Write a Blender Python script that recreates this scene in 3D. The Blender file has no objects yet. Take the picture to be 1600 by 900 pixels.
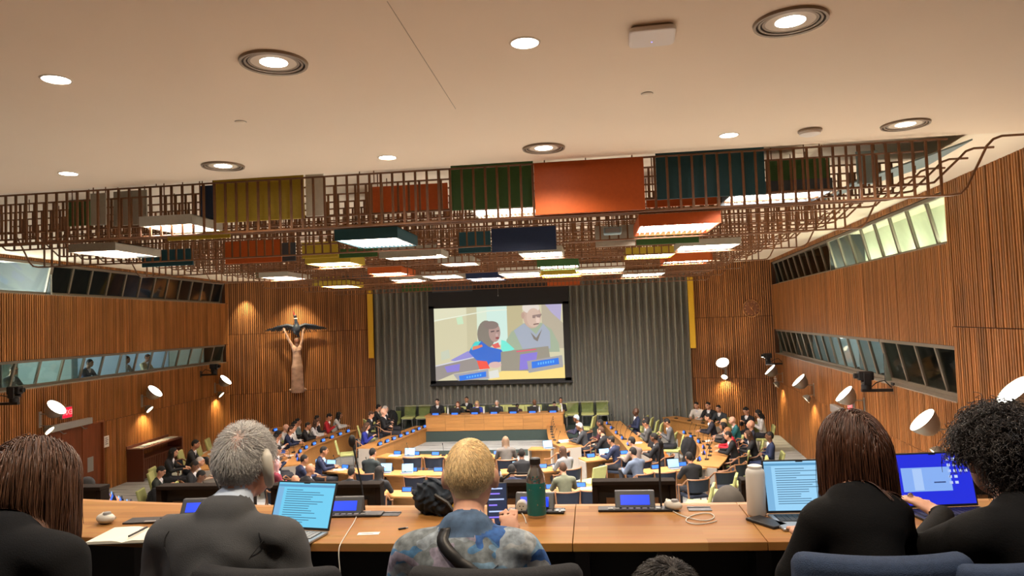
import bpy, math, random
import numpy as np
from mathutils import Vector, Matrix
random.seed(7); rng = np.random.default_rng(7)
S = bpy.context.scene; COL = S.collection; PI = math.pi
# ---------------------------------------------------------------- camera
F = 1110.0; PSI = math.radians(6.33); PIT = math.atan(51.5/1110); ROL = math.atan(.036)
CAM = Vector((0, 0, 4.7))
f0 = Vector((-math.sin(PSI), math.cos(PSI), 0)); r0 = Vector((math.cos(PSI), math.sin(PSI), 0)); z0 = Vector((0, 0, 1))
FW = f0*math.cos(PIT)+z0*math.sin(PIT); u0 = z0*math.cos(PIT)-f0*math.sin(PIT)
RT = r0*math.cos(ROL)-u0*math.sin(ROL); UP = u0*math.cos(ROL)+r0*math.sin(ROL)
cd = bpy.data.cameras.new('camera'); cam = bpy.data.objects.new('camera', cd); COL.objects.link(cam)
cd.sensor_width = 36; cd.lens = 36*F/1600; cd.clip_start = .05; cd.clip_end = 200
cam.matrix_world = Matrix(((RT.x, UP.x, -FW.x, CAM.x), (RT.y, UP.y, -FW.y, CAM.y), (RT.z, UP.z, -FW.z, CAM.z), (0, 0, 0, 1)))
S.camera = cam
# ---------------------------------------------------------------- world, exposure
w = bpy.data.worlds.new('world'); S.world = w; w.use_nodes = True
w.node_tree.nodes['Background'].inputs[0].default_value = (.9, .8, .7, 1); w.node_tree.nodes['Background'].inputs[1].default_value = .02
S.view_settings.view_transform = 'Standard'; S.view_settings.look = 'None'; S.view_settings.gamma = 1
S.view_settings.use_curve_mapping = False; S.view_settings.exposure = 1.36
WARM = (1, .80, .58); NEUT = (1, .93, .86)
L_DOWN = 24; L_SMALL = 11; L_LUM = 58; L_SCONCE = 20; E_LUM = 1.5
def lamp(name, kind, loc, power, color=WARM, size=.2, sizey=None, aim=(0, 0, -1), angle=1.2, blend=.6, label=None, parent=None):
    d = bpy.data.lights.new(name, kind); d.energy = power; d.color = color
    if kind == 'AREA':
        d.size = size
        if sizey: d.shape = 'RECTANGLE'; d.size_y = sizey
        else: d.shape = 'DISK'
    elif kind == 'SPOT': d.spot_size = angle; d.spot_blend = blend; d.shadow_soft_size = size
    else: d.shadow_soft_size = size
    o = bpy.data.objects.new(name, d); COL.objects.link(o)
    o.location = loc; o.rotation_euler = Vector(aim).to_track_quat('-Z', 'Y').to_euler()
    if parent: o.parent = parent; o.location = Vector(loc)-parent.location
    return o
# ---------------------------------------------------------------- pixel -> place (1600x900 frame)
def ray(x, y): return FW+RT*((x-800)/F)+UP*((450-y)/F)
def pz(x, y, z): d = ray(x, y); return CAM+d*((z-CAM.z)/d.z)
def pY(x, y, Y): d = ray(x, y); return CAM+d*(Y/d.y)
def pX(x, y, a, b): d = ray(x, y); return CAM+d*(a/(d.x-b*d.y))
LW = (-12.7, -.068); RW = (5.0, .068)          # side walls X = a + b*Y
def lw(x, y): return pX(x, y, *LW)
def rw(x, y): return pX(x, y, *RW)
# ---------------------------------------------------------------- materials
MC = {}
def M(name, col=(.5, .5, .5), rough=.6, metal=0, tint=0, noise=0, nscale=8, bump=0, bscale=60, emit=0, ecol=None, stretch=(1, 1, 1), spec=.4, sheen=0, coat=0):
    if name in MC: return MC[name]
    m = bpy.data.materials.new(name); m.use_nodes = True; nt = m.node_tree; N = nt.nodes; L = nt.links
    b = N['Principled BSDF']; b.inputs['Roughness'].default_value = rough; b.inputs['Metallic'].default_value = metal
    b.inputs['Specular IOR Level'].default_value = spec; b.inputs['Base Color'].default_value = (*col, 1)
    if sheen: b.inputs['Sheen Weight'].default_value = sheen
    if coat: b.inputs['Coat Weight'].default_value = coat
    if emit: b.inputs['Emission Color'].default_value = (*(ecol or col), 1); b.inputs['Emission Strength'].default_value = emit
    fac = None
    if noise or bump:
        tc = N.new('ShaderNodeTexCoord'); mp = N.new('ShaderNodeMapping'); mp.inputs['Scale'].default_value = stretch
        L.new(tc.outputs['Object'], mp.inputs[0])
    if noise:
        n = N.new('ShaderNodeTexNoise'); n.inputs['Scale'].default_value = nscale; n.inputs['Detail'].default_value = 5
        L.new(mp.outputs[0], n.inputs['Vector'])
        mr = N.new('ShaderNodeMapRange'); mr.inputs[1].default_value = .3; mr.inputs[2].default_value = .7
        mr.inputs[3].default_value = 1-noise; mr.inputs[4].default_value = 1+noise
        L.new(n.outputs['Fac'], mr.inputs[0]); fac = mr.outputs[0]
    if tint:
        a = N.new('ShaderNodeAttribute'); a.attribute_name = 'tint'
        mr = N.new('ShaderNodeMapRange'); mr.inputs[3].default_value = 1-tint; mr.inputs[4].default_value = 1+tint
        L.new(a.outputs['Fac'], mr.inputs[0])
        if fac:
            mu = N.new('ShaderNodeMath'); mu.operation = 'MULTIPLY'; L.new(fac, mu.inputs[0]); L.new(mr.outputs[0], mu.inputs[1]); fac = mu.outputs[0]
        else: fac = mr.outputs[0]
    if fac:
        h = N.new('ShaderNodeVectorMath'); h.operation = 'SCALE'; h.inputs[0].default_value = col; L.new(fac, h.inputs['Scale'])
        L.new(h.outputs[0], b.inputs['Base Color'])
    if bump:
        n = N.new('ShaderNodeTexNoise'); n.inputs['Scale'].default_value = bscale; n.inputs['Detail'].default_value = 4
        L.new(mp.outputs[0], n.inputs['Vector'])
        bp = N.new('ShaderNodeBump'); bp.inputs['Strength'].default_value = bump; bp.inputs['Distance'].default_value = .01
        L.new(n.outputs['Fac'], bp.inputs['Height']); L.new(bp.outputs[0], b.inputs['Normal'])
    MC[name] = m; return m
def glass_mat(name, col=(.8, .85, .85), gl=.10):
    if name in MC: return MC[name]
    m = bpy.data.materials.new(name); m.use_nodes = True; nt = m.node_tree; nt.nodes.clear()
    o = nt.nodes.new('ShaderNodeOutputMaterial'); mx = nt.nodes.new('ShaderNodeMixShader'); t = nt.nodes.new('ShaderNodeBsdfTransparent'); g = nt.nodes.new('ShaderNodeBsdfGlossy')
    t.inputs[0].default_value = (*col, 1); g.inputs['Roughness'].default_value = .03; mx.inputs[0].default_value = gl
    nt.links.new(t.outputs[0], mx.inputs[1]); nt.links.new(g.outputs[0], mx.inputs[2]); nt.links.new(mx.outputs[0], o.inputs[0])
    MC[name] = m; return m
# ---------------------------------------------------------------- meshes
def mesh_np(name, v, f, mats, mi=None, tint=None, smooth=False):
    me = bpy.data.meshes.new(name); v = np.asarray(v, float)
    if isinstance(f, np.ndarray):
        n = len(f); k = f.shape[1]
        me.vertices.add(len(v)); me.vertices.foreach_set('co', v.ravel()); me.loops.add(n*k); me.loops.foreach_set('vertex_index', f.ravel().astype(np.int32))
        me.polygons.add(n); me.polygons.foreach_set('loop_start', np.arange(0, n*k, k, dtype=np.int32)); me.polygons.foreach_set('loop_total', np.full(n, k, np.int32)); me.update(calc_edges=True)
    else: me.from_pydata(v.tolist(), [], f); n = len(f)
    for m in mats: me.materials.append(m)
    if mi is not None: me.polygons.foreach_set('material_index', np.asarray(mi, np.int32))
    if smooth: me.polygons.foreach_set('use_smooth', np.ones(n, bool))
    if tint is not None: me.attributes.new('tint', 'FLOAT', 'FACE').data.foreach_set('value', np.asarray(tint, np.float32))
    me.update(); return me
class MB:
    def __init__(s): s.v = []; s.f = []; s.t = []; s.mi = []; s.cm = 0
    def add(s, v, f, t=.5, M_=None):
        o = len(s.v)
        if M_ is not None: v = [M_ @ Vector(p) for p in v]
        s.v += [tuple(p) for p in v]; s.f += [tuple(i+o for i in q) for q in f]; s.t += [t]*len(f); s.mi += [s.cm]*len(f); return s
    def box(s, x0, x1, y0, y1, z0, z1, t=.5, M_=None):
        return s.add([(x0, y0, z0), (x1, y0, z0), (x1, y1, z0), (x0, y1, z0), (x0, y0, z1), (x1, y0, z1), (x1, y1, z1), (x0, y1, z1)],
                     [(0, 3, 2, 1), (4, 5, 6, 7), (0, 1, 5, 4), (1, 2, 6, 5), (2, 3, 7, 6), (3, 0, 4, 7)], t, M_)
    def prism(s, poly, z0, z1, t=.5, M_=None):
        n = len(poly); a = sum(poly[i][0]*poly[(i+1) % n][1]-poly[(i+1) % n][0]*poly[i][1] for i in range(n))
        if a < 0: poly = poly[::-1]
        return s.add([(p[0], p[1], z0) for p in poly]+[(p[0], p[1], z1) for p in poly],
                     [tuple(range(n))[::-1], tuple(range(n, 2*n))]+[(i, (i+1) % n, n+(i+1) % n, n+i) for i in range(n)], t, M_)
    def tube(s, pts, r, n=8, t=.5, M_=None, cap=True):
        pts = [Vector(p) for p in pts]; rs = r if isinstance(r, (list, tuple)) else [r]*len(pts); V = []; Fc = []; up = None
        for i, p in enumerate(pts):
            d = (pts[min(i+1, len(pts)-1)]-pts[max(i-1, 0)]).normalized()
            if up is None: up = d.orthogonal().normalized()
            up = (up-d*up.dot(d)); up = up.normalized() if up.length > 1e-6 else d.orthogonal().normalized(); q = d.cross(up)
            V += [p+(up*math.cos(2*PI*k/n)+q*math.sin(2*PI*k/n))*rs[i] for k in range(n)]
        for i in range(len(pts)-1):
            for k in range(n): Fc.append((i*n+k, i*n+(k+1) % n, (i+1)*n+(k+1) % n, (i+1)*n+k))
        if cap: Fc += [tuple(range(n))[::-1], tuple(range((len(pts)-1)*n, len(pts)*n))]
        return s.add(V, Fc, t, M_)
    def lathe(s, prof, n=16, t=.5, M_=None):
        V = []; Fc = []; m = len(prof)
        for r, z in prof: V += [(r*math.cos(2*PI*k/n), r*math.sin(2*PI*k/n), z) for k in range(n)]
        for i in range(m-1):
            for k in range(n): Fc.append((i*n+k, i*n+(k+1) % n, (i+1)*n+(k+1) % n, (i+1)*n+k))
        if prof[0][0] > 1e-5: Fc.append(tuple(range(n))[::-1])
        if prof[-1][0] > 1e-5: Fc.append(tuple(range((m-1)*n, m*n)))
        return s.add(V, Fc, t, M_)
    def ell(s, c, r, n=12, m=8, t=.5, M_=None):
        V = []; Fc = []
        for i in range(m+1):
            a = PI*i/m
            V += [(c[0]+r[0]*math.sin(a)*math.cos(2*PI*k/n), c[1]+r[1]*math.sin(a)*math.sin(2*PI*k/n), c[2]-r[2]*math.cos(a)) for k in range(n)]
        for i in range(m):
            for k in range(n): Fc.append((i*n+k, i*n+(k+1) % n, (i+1)*n+(k+1) % n, (i+1)*n+k))
        return s.add(V, Fc, t, M_)
    def mesh(s, name, mats, smooth=False):
        if not isinstance(mats, (list, tuple)): mats = [mats]
        return mesh_np(name, s.v, s.f, mats, s.mi, s.t, smooth)
def link(name, me, parent=None, bevel=0, loc=None, rot=None):
    o = bpy.data.objects.new(name, me); COL.objects.link(o)
    if parent: o.parent = parent
    if loc is not None: o.location = loc
    if rot is not None: o.rotation_euler = rot
    if bevel: b = o.modifiers.new('bevel', 'BEVEL'); b.width = bevel; b.segments = 2; b.limit_method = 'ANGLE'
    return o
def part(name, mb, mat, parent=None, smooth=False, bevel=0, label=None):
    o = link(name, mb.mesh(name, mat, smooth), parent, bevel)
    if smooth: 
        try: o.data.set_sharp_from_angle(angle=.7)
        except Exception: pass
    if label: o['label'] = label
    return o
def tag(o, label, cat, group=None, kind=None):
    o['label'] = label; o['category'] = cat
    if group: o['group'] = group
    if kind: o['kind'] = kind
    return o
def thing(name, label, cat, loc=(0, 0, 0), rz=0, group=None, kind=None, rot=None):
    o = bpy.data.objects.new(name, None); COL.objects.link(o); o.empty_display_size = .1
    o.location = loc; o.rotation_euler = rot or (0, 0, rz)
    return tag(o, label, cat, group, kind)
def dup(o, parent=None):
    c = o.copy(); COL.objects.link(c); c.parent = parent
    for ch in list(o.children): dup(ch, c)
    return c
def struct(name, mb, mat, label, cat='wall', parent=None, smooth=False):
    o = part(name, mb, mat, parent, smooth); tag(o, label, cat, None, 'structure'); return o
ORD = 'first second third fourth fifth sixth seventh eighth ninth tenth eleventh twelfth thirteenth fourteenth fifteenth sixteenth seventeenth eighteenth nineteenth twentieth'.split()
ORD += ['twenty-'+o for o in ORD[:9]]+['thirtieth']+['thirty-'+o for o in ORD[:9]]
# ================================================================ THE ROOM
GF = 3.1      # gallery floor
def carpet(name, c1, c2):
    m = bpy.data.materials.new(name); m.use_nodes = True; nt = m.node_tree; N = nt.nodes; L = nt.links; b = N['Principled BSDF']; b.inputs['Roughness'].default_value = .95
    tc = N.new('ShaderNodeTexCoord'); mp = N.new('ShaderNodeMapping'); mp.inputs['Scale'].default_value = (.5, 13, 1); L.new(tc.outputs['Object'], mp.inputs[0])
    n = N.new('ShaderNodeTexNoise'); n.inputs['Scale'].default_value = 1.6; n.inputs['Detail'].default_value = 1; L.new(mp.outputs[0], n.inputs['Vector'])
    r = N.new('ShaderNodeValToRGB'); r.color_ramp.interpolation = 'CONSTANT'; e = r.color_ramp.elements
    e[0].position = 0; e[0].color = (*c2, 1); e[1].position = .375; e[1].color = (*c1, 1)
    k = e.new(.62); k.color = (c1[0]*.72, c1[1]*.73, c1[2]*.72, 1); k = e.new(.68); k.color = (*c1, 1)
    L.new(n.outputs['Fac'], r.inputs[0]); L.new(r.outputs[0], b.inputs['Base Color']); MC[name] = m; return m
m_carpet = carpet('carpet_striped', (.40, .42, .42), (.10, .11, .11))
m_ceil = M('ceiling_cream', (.86, .71, .54), .9, noise=.02, nscale=.6)
m_ceil2 = M('hall_ceiling_cream', (.80, .69, .54), .9)
m_rib = M('wall_rib_ash', (.36, .145, .042), .5, tint=.34, noise=.18, nscale=3, stretch=(1, 1, .35))
m_back = M('wall_backing_brown', (.06, .022, .007), .8)
m_frame = M('window_frame_bronze', (.20, .17, .13), .5)
m_gl = glass_mat('booth_glass', (.80, .84, .82), .07)
m_dark = M('charcoal_black', (.012, .012, .014), .6)
m_black = M('black_plastic', (.014, .014, .016), .45)
m_grey = M('grey_metal', (.30, .30, .30), .4, .5)
m_oak = M('desk_oak', (.39, .185, .052), .5, tint=.12, noise=.12, nscale=4, stretch=(.5, 6, 6))
fl = MB().box(-15.2, 7.4, 5.6, 29.9, -.2, 0); struct('floor', fl, m_carpet, 'light grey carpet with dark dashed stripes in the hall', 'floor')
m_riser = M('riser_green', (.035, .055, .05), .8)
st = MB(); st.box(-8.6, .6, 24.9, 29.5, 0, .22); o = struct('floor_stage', st, m_carpet, 'low stage of striped carpet before the podium', 'stage')
part('stage_nosing', MB().box(-8.6, .6, 24.86, 24.9, 0, .215), m_riser, o)
st = MB(); st.box(-8.0, .4, 26.76, 29.2, .22, .44); o = struct('floor_podium', st, m_riser, 'dark green raised podium floor under the panel desk', 'podium'); part('podium_face', MB().box(-6.5, -1.2, 26.72, 26.76, .22, .60), m_riser, o)
st = MB().prism([(-14.0, 15), (-10.9, 16.5), (-10.9, 26.8), (-14.55, 27.1)], 0, .3); struct('floor_tier', st, m_carpet, 'raised striped carpet tier along the left wall', 'floor')
m_gfloor = M('gallery_carpet', (.12, .11, .11), .95, bump=.2, bscale=300)
g = MB().box(-13.2, 5.2, -3, 3.42, GF-.3, GF); g.box(-13.2, 5.3, 3.42, 5.75, GF-.9, GF-.6); struct('floor_gallery', g, m_gfloor, 'dark carpeted stepped floor of the gallery', 'floor')
g = MB().box(-13.0, 5.35, 5.68, 5.78, GF-1.5, GF-.25); struct('wall_gallery_front', g, m_oak, 'low wooden parapet at the front of the gallery')
def wx(side, Y): return (LW if side < 0 else RW)[0]+(LW if side < 0 else RW)[1]*Y
gc = MB().add([(wx(-1, -3), -3, 6.5), (wx(1, -3), -3, 6.5), (wx(1, 7.95), 7.95, 6.5), (wx(-1, 7.95), 7.95, 6.5), (wx(-1, -3), -3, 6.72), (wx(1, -3), -3, 6.72), (wx(1, 7.95), 7.95, 6.72), (wx(-1, 7.95), 7.95, 6.72)],
   [(0, 3, 2, 1), (4, 5, 6, 7), (0, 1, 5, 4), (1, 2, 6, 5), (2, 3, 7, 6), (3, 0, 4, 7)])
ceil_g = struct('ceiling_gallery', gc, m_ceil, 'cream plaster ceiling over the gallery with round downlights', 'ceiling')
a, b = pz(605, 2, 6.5), pz(712, 170, 6.5)
part('plaster_joint', MB().tube([(a.x, a.y, 6.5), (b.x, b.y, 6.5)], .003, 4), M('joint_tan', (.45, .35, .25), .9), ceil_g)
hc = MB().box(-15.2, 7.4, 7.95, 29.9, 6.7, 6.9); struct('ceiling_hall', hc, m_ceil2, 'cream hall ceiling above the hanging wooden bars', 'ceiling')
g = MB().box(-13.5, 5.5, -3.2, -3, 2, 6.8); struct('wall_rear', g, M('rear_wall_plaster', (.62, .47, .32), .9), 'plain tan wall behind the gallery')
def ribwall(name, A, B, zones, inside, label, pitch=.076, rw_=.043, dep=.032):
    A = Vector(A); B = Vector(B); d = (B-A); Ln = d.length; d.normalize(); n = Vector((-d.y, d.x))
    if n.dot(Vector(inside)-A) < 0: n = -n
    Mx = Matrix(((d.x, n.x, 0, A.x), (d.y, n.y, 0, A.y), (0, 0, 1, 0), (0, 0, 0, 1)))
    bk = MB()
    for s0, s1, za, zb in zones: bk.box(s0, s1, -.12, 0, za, zb, .5, Mx)
    o = struct(name, bk, m_back, label)
    for s0, s1, za, zb in zones:
        rb = MB(); k = int((s1-s0)/pitch)
        for i in range(k):
            x = s0+(i+.5)*(s1-s0)/k; w_ = rw_*random.uniform(.9, 1.1)/2
            rb.box(x-w_, x+w_, -.01, dep*random.uniform(.85, 1.1), za+.008, zb-.008, min(1, max(0, random.gauss(.5, .28))), Mx)
        q = part('rib_course', rb, m_rib, o); q['kind'] = 'stuff'
    return o
def zs(side, Y): return Y*math.sqrt(1+.068**2)     # distance along a side wall from Y = 0
LL0, LL1, LU0, LU1 = 3.47, 4.17, 5.80, 6.62
RL0, RL1, RU0, RU1 = 3.12, 4.03, 5.72, 6.58
YE_L, YE_R = 26.9, 28.05
z1 = [(-3.0, zs(1, 12.28), 0, 2.1), (-3.0, zs(1, 12.28), 2.1, 4.35), (-3.0, zs(1, 12.28), 4.35, 6.72), (zs(1, 12.28), zs(1, 28.12), 0, 2.05), (zs(1, 12.28), zs(1, 28.12), 2.05, RL0), (zs(1, 12.28), zs(1, 28.12), RL1, RU0),
      (zs(1, 12.28), zs(1, 28.12), RU1, 6.72), (zs(1, YE_R), zs(1, 28.12), RL0, RL1), (zs(1, YE_R), zs(1, 28.12), RU0, RU1)]
wr = ribwall('wall_right', (RW[0], 0), (RW[0]+RW[1]*29, 29), z1, (0, 15), 'right wall of vertical ash ribs with two window bands')
dA, dB = 15.7, 18.97
z1 = [(-3.0, zs(-1, dA), 0, 2.25), (zs(-1, dB), zs(-1, 27.1), 0, 2.25), (-3.0, zs(-1, 27.1), 2.25, LL0), (-3.0, zs(-1, 27.1), LL1, LU0), (-3.0, zs(-1, 27.1), LU1, 6.72),
      (zs(-1, YE_L), zs(-1, 27.1), LL0, LL1), (zs(-1, YE_L), zs(-1, 27.1), LU0, LU1), (-3.0, zs(-1, 8), LL0, LL1), (-3.0, zs(-1, 8), LU0, LU1)]
wl = ribwall('wall_left', (LW[0], 0), (LW[0]+LW[1]*29, 29), z1, (0, 15), 'left wall of vertical ash ribs with two window bands')
BL0, BL1 = (-9.25, 29.5), (wx(-1, 27.1), 27.1); BR0, BR1 = (3.9, 29.5), (wx(1, 28.12), 28.12)
for nm, A, B, lab in (('wall_back_left', BL0, BL1, 'ash ribbed wall carrying the figure sculpture'), ('wall_back_right', BR0, BR1, 'ash ribbed wall carrying the round clock')):
    n = (Vector(A)-Vector(B)).length
    ribwall(nm, A, B, [(0, n, 0, 2.15), (0, n, 2.15, 4.55), (0, n, 4.55, 6.72)], (-4, 15), lab, pitch=.078)
struct('wall_back', MB().box(-9.4, 4.1, 29.72, 29.9, 0, 6.72), m_dark, 'dark wall behind the grey curtain')
# ---- window bands with leaning panes and booths behind
def band(idx, side, Y0, Y1, za, zb, step, label, booth, roomlabel, depth=1.9, parts=2.5, edge=None, skip=()):
    out = side; L_ = math.hypot(1, .068)
    def P(Y, off, z): return (wx(side, Y)+out*off, Y, z)
    root = thing('window_%d' % idx, label, 'window', P((Y0+Y1)/2, 0, za), 0, None, 'structure'); O = Vector(root.location)
    def bar(name, pts, wd, mat):
        mb = MB(); a, b = [Vector(p)-O for p in pts]; d = (b-a).normalized(); q = Vector((0, 1, 0)) if abs(d.y) < .7 else Vector((0, 0, 1)); p = d.cross(q).normalized(); q = p.cross(d)
        h = wd/2; vs = [e+p*x*h+q*y*h for e in (a, b) for x, y in ((-1, -1), (1, -1), (1, 1), (-1, 1))]
        mb.add(vs, [(0, 1, 2, 3), (7, 6, 5, 4), (0, 4, 5, 1), (1, 5, 6, 2), (2, 6, 7, 3), (3, 7, 4, 0)]); return part(name, mb, mat, root)
    top, bot = .06, .26
    bar('frame_rail', [P(Y0, top, zb-.03), P(Y1, top, zb-.03)], .07, m_frame); bar('frame_rail', [P(Y0, bot, za+.04), P(Y1, bot, za+.04)], .08, m_frame)
    s = MB(); s.add([Vector(P(Y, o_, z))-O for o_, z in ((-.02, za-.03), (.34, za-.03), (.34, za+.01), (-.02, za+.01)) for Y in (Y0, Y1)], [(0, 1, 3, 2), (2, 3, 5, 4), (4, 5, 7, 6), (6, 7, 1, 0), (0, 2, 4, 6), (1, 7, 5, 3)])
    part('sill', s, M('sill_grey', (.30, .26, .21), .5), root)
    n = round((Y1-Y0)/step)
    for i in range(n+1):
        Y = Y0+(Y1-Y0)*i/n; bar('mullion', [P(Y, bot, za), P(Y, top, zb)], .055, m_frame)
        if i < n:
            Yn = Y0+(Y1-Y0)*(i+1)/n; g = MB(); e = .012
            g.add([Vector(P(y, o_+k, z))-O for k in (0, e) for o_, z in ((bot, za), (top, zb)) for y in (Y, Yn)], [(0, 1, 3, 2), (4, 6, 7, 5), (0, 4, 5, 1), (2, 3, 7, 6), (0, 2, 6, 4), (1, 5, 7, 3)])
            part('pane', g, m_gl, root)
    rm = MB(); D = depth
    def slab(o0, o1, ya, yb, zc, zd):
        rm.add([P(y, o_, z) for z in (zc, zd) for o_, y in ((o0, ya), (o1, ya), (o1, yb), (o0, yb))], [(0, 3, 2, 1), (4, 5, 6, 7), (0, 1, 5, 4), (1, 2, 6, 5), (2, 3, 7, 6), (3, 0, 4, 7)])
    slab(.12, D, Y0, Y1, za-.35, za-.30); slab(.12, D, Y0, Y1, zb+.18, zb+.23); slab(D, D+.06, Y0, Y1, za-.35, zb+.2); slab(.1, D, Y0-.06, Y0, za-.35, zb+.2); slab(.1, D, Y1, Y1+.06, za-.35, zb+.2)
    struct('wall_booth_%d' % idx, rm, booth, roomlabel)
    if parts:
        y = Y0+parts; k = 0
        while y < Y1-.3:
            pm = MB(); pm.add([P(yy, o_, z) for z in (za-.3, zb+.18) for o_, yy in ((.30, y), (D, y), (D, y+.05), (.30, y+.05))], [(0, 3, 2, 1), (4, 5, 6, 7), (0, 1, 5, 4), (1, 2, 6, 5), (2, 3, 7, 6), (3, 0, 4, 7)])
            struct('wall_partition_%d_%d' % (idx, k+1), pm, M('partition_pale_blue', (.42, .50, .55), .7), 'pale partition number %d from the gallery behind the %s' % (k+1, edge)); y += parts; k += 1
    return P
b_lg = M('booth_grey_green', (.20, .23, .20), .9); b_dk = M('booth_dark', (.055, .06, .062), .9); b_pg = M('booth_pale_green', (.66, .70, .55), .9); b_wh = M('booth_white', (.75, .80, .78), .8)
band(1, -1, 8.0, YE_L, LL0, LL1, .84, 'lower window band of leaning panes on the left wall', b_lg, 'interpreter booths behind the left lower windows', parts=2.52, edge='left lower windows')
band(2, -1, 17.05, YE_L, LU0, LU1, .84, 'dark upper window band on the left wall', b_dk, 'dark rooms behind the left upper windows', parts=0)
band(3, -1, 8.0, 17.0, LU0, LU1, 4.5, 'bright wide upper window at the near left wall', b_wh, 'brightly lit white room behind the upper left window', parts=0)
band(4, 1, 12.32, 20.0, RU0, RU1, .95, 'pale green lit upper window band on the right wall', b_pg, 'pale green lit room behind the right upper windows', parts=0, depth=1.0)
band(5, 1, 20.05, YE_R, RU0, RU1, .9, 'dark far half of the right upper windows', b_dk, 'dark room behind the far right upper windows', parts=0)
band(6, 1, 12.32, 16.1, RL0, RL1, .95, 'dark near half of the right lower window band', b_dk, 'dark booth behind the near right lower windows', parts=0)
band(7, 1, 16.15, YE_R, RL0, RL1, .84, 'lit far half of the right lower window band', b_lg, 'interpreter booths behind the far right lower windows', parts=2.4, edge='right lower windows')
for Y, p_, c in ((15.6, 34, (.85, 1, .85)), (18.5, 22, (.75, .9, 1)), (21, 20, (.7, .85, 1)), (23.6, 10, (1, .95, .75))): lamp('booth_lamp', 'POINT', (wx(-1, Y)-1.5, Y+.6, LL1-.02), p_, c, .06)
for Y in (10, 13.5, 16): lamp('booth_lamp', 'POINT', (wx(-1, Y)-.8, Y, LU0+.1), 75, (.95, 1, .98), .08)
lamp('booth_lamp', 'POINT', (wx(-1, 24)-1.2, 24, LU0+.1), 3, (.5, .7, 1), .06)
for Y in (13.0, 14.7, 16.4, 18.1, 19.5): lamp('booth_lamp', 'POINT', (wx(1, Y)+.45, Y, RU0+.0), 15, (1, 1, .82), .05)
for Y, p_ in ((17.3, 12), (19.6, 20), (22.2, 8)): lamp('booth_lamp', 'POINT', (wx(1, Y)+1.4, Y, RL1-.02), p_, (.9, .95, .9), .06)
# ---- doors on the left wall
def lwM(Y, z): # local frame on the left wall: x along +Y of wall, y out into the hall
    d = Vector((LW[1], 1)).normalized(); n = Vector((d.y, -d.x)); return Matrix(((d.x, n.x, 0, wx(-1, Y)), (d.y, n.y, 0, Y), (0, 0, 1, z), (0, 0, 0, 1)))
def rwM(Y, z):
    d = Vector((RW[1], 1)).normalized(); n = Vector((-d.y, d.x)); return Matrix(((d.x, n.x, 0, wx(1, Y)), (d.y, n.y, 0, Y), (0, 0, 1, z), (0, 0, 0, 1)))
def place(o, Mx): o.matrix_world = Mx; return o
m_door = M('door_mahogany', (.20, .055, .02), .4, noise=.2, nscale=3, stretch=(3, 3, .4))
leaves = [15.7, 17.3, 18.13, 18.97]
for i in range(3):
    Y0, Y1 = leaves[i], leaves[i+1]; r = thing('door_%d' % (i+1), ['nearest wide leaf of the red-brown doors in the left wall', 'middle leaf of the red-brown doors in the left wall', 'far leaf of the red-brown doors beside the cabinet'][i], 'door', kind='structure')
    place(r, lwM(Y0, 0)); wdt = Y1-Y0
    part('leaf', MB().box(.01, wdt-.01, -.09, -.03, .01, 2.24), m_door, r, bevel=.006)
    if i: part('push_plate', MB().box(wdt*.25, wdt*.55, -.03, -.022, .95, 1.35), M('plate_grey', (.36, .38, .38), .35, .3), r)
r = place(thing('trim_1', 'wooden surround of the red-brown doors', 'trim', kind='structure'), lwM(dA, 0))
part('jamb', MB().box(-.06, 0, -.1, .03, 0, 2.3), m_door, r); part('jamb', MB().box(3.27, 3.33, -.1, .03, 0, 2.3), m_door, r); part('head', MB().box(-.06, 3.33, -.1, .03, 2.24, 2.31), m_door, r)
r = place(thing('door_closer', 'long grey door operator housing above the left doors', 'door closer'), lwM(16.65, 2.30))
part('housing', MB().box(0, 1.62, .042, .18, 0, .17), M('operator_grey', (.40, .40, .39), .4, .3), r, bevel=.012)
for x in (.35, 1.2): part('arm', MB().tube([(x, .12, 0), (x+.1, .16, -.10), (x+.38, .04, -.12)], .012, 6), m_grey, r)
def text_mesh(txt, size, ext=.004):
    c = bpy.data.curves.new('t', 'FONT'); c.body = txt; c.size = size; c.extrude = ext; c.align_x = 'CENTER'; c.align_y = 'CENTER'
    o = bpy.data.objects.new('t', c); COL.objects.link(o); dg = bpy.context.evaluated_depsgraph_get(); me = bpy.data.meshes.new_from_object(o.evaluated_get(dg)); bpy.data.objects.remove(o); return me
def exit_sign(Mx, label, flip):
    r = place(thing('exit_sign', label, 'exit sign'), Mx)
    part('housing', MB().box(-.2, .2, .02, .09, -.15, .15), m_grey, r, bevel=.008)
    part('face', MB().box(-.185, .185, .09, .095, -.135, .135), M('exit_red', (.6, .01, .03), .4, emit=.34, ecol=(1, .01, .05)), r)
    me = text_mesh('EXIT', .19); me.materials.append(M('exit_letter', (.9, .5, .5), .4, emit=.3, ecol=(1, .3, .3))); o = link('lettering', me, r, loc=(0, .098, 0), rot=(PI/2, 0, PI if flip else 0))
    part('bracket', MB().box(-.03, .03, 0, .03, .1, .22), m_grey, r)
exit_sign(lwM(17.35, 2.72), 'red lit exit sign above the left doors', True)
exit_sign(rwM(18.2, 2.33), 'red lit exit sign on the right wall', True)
r = place(thing('door_closer', 'grey door operator under the right exit sign', 'door closer'), rwM(18.9, 2.0)); part('housing', MB().box(0, .9, .042, .17, 0, .2), M('operator_grey'), r, bevel=.012); part('arm', MB().tube([(.3, .12, 0), (.4, .16, -.10), (.6, .04, -.12)], .012, 6), m_grey, r)
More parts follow.
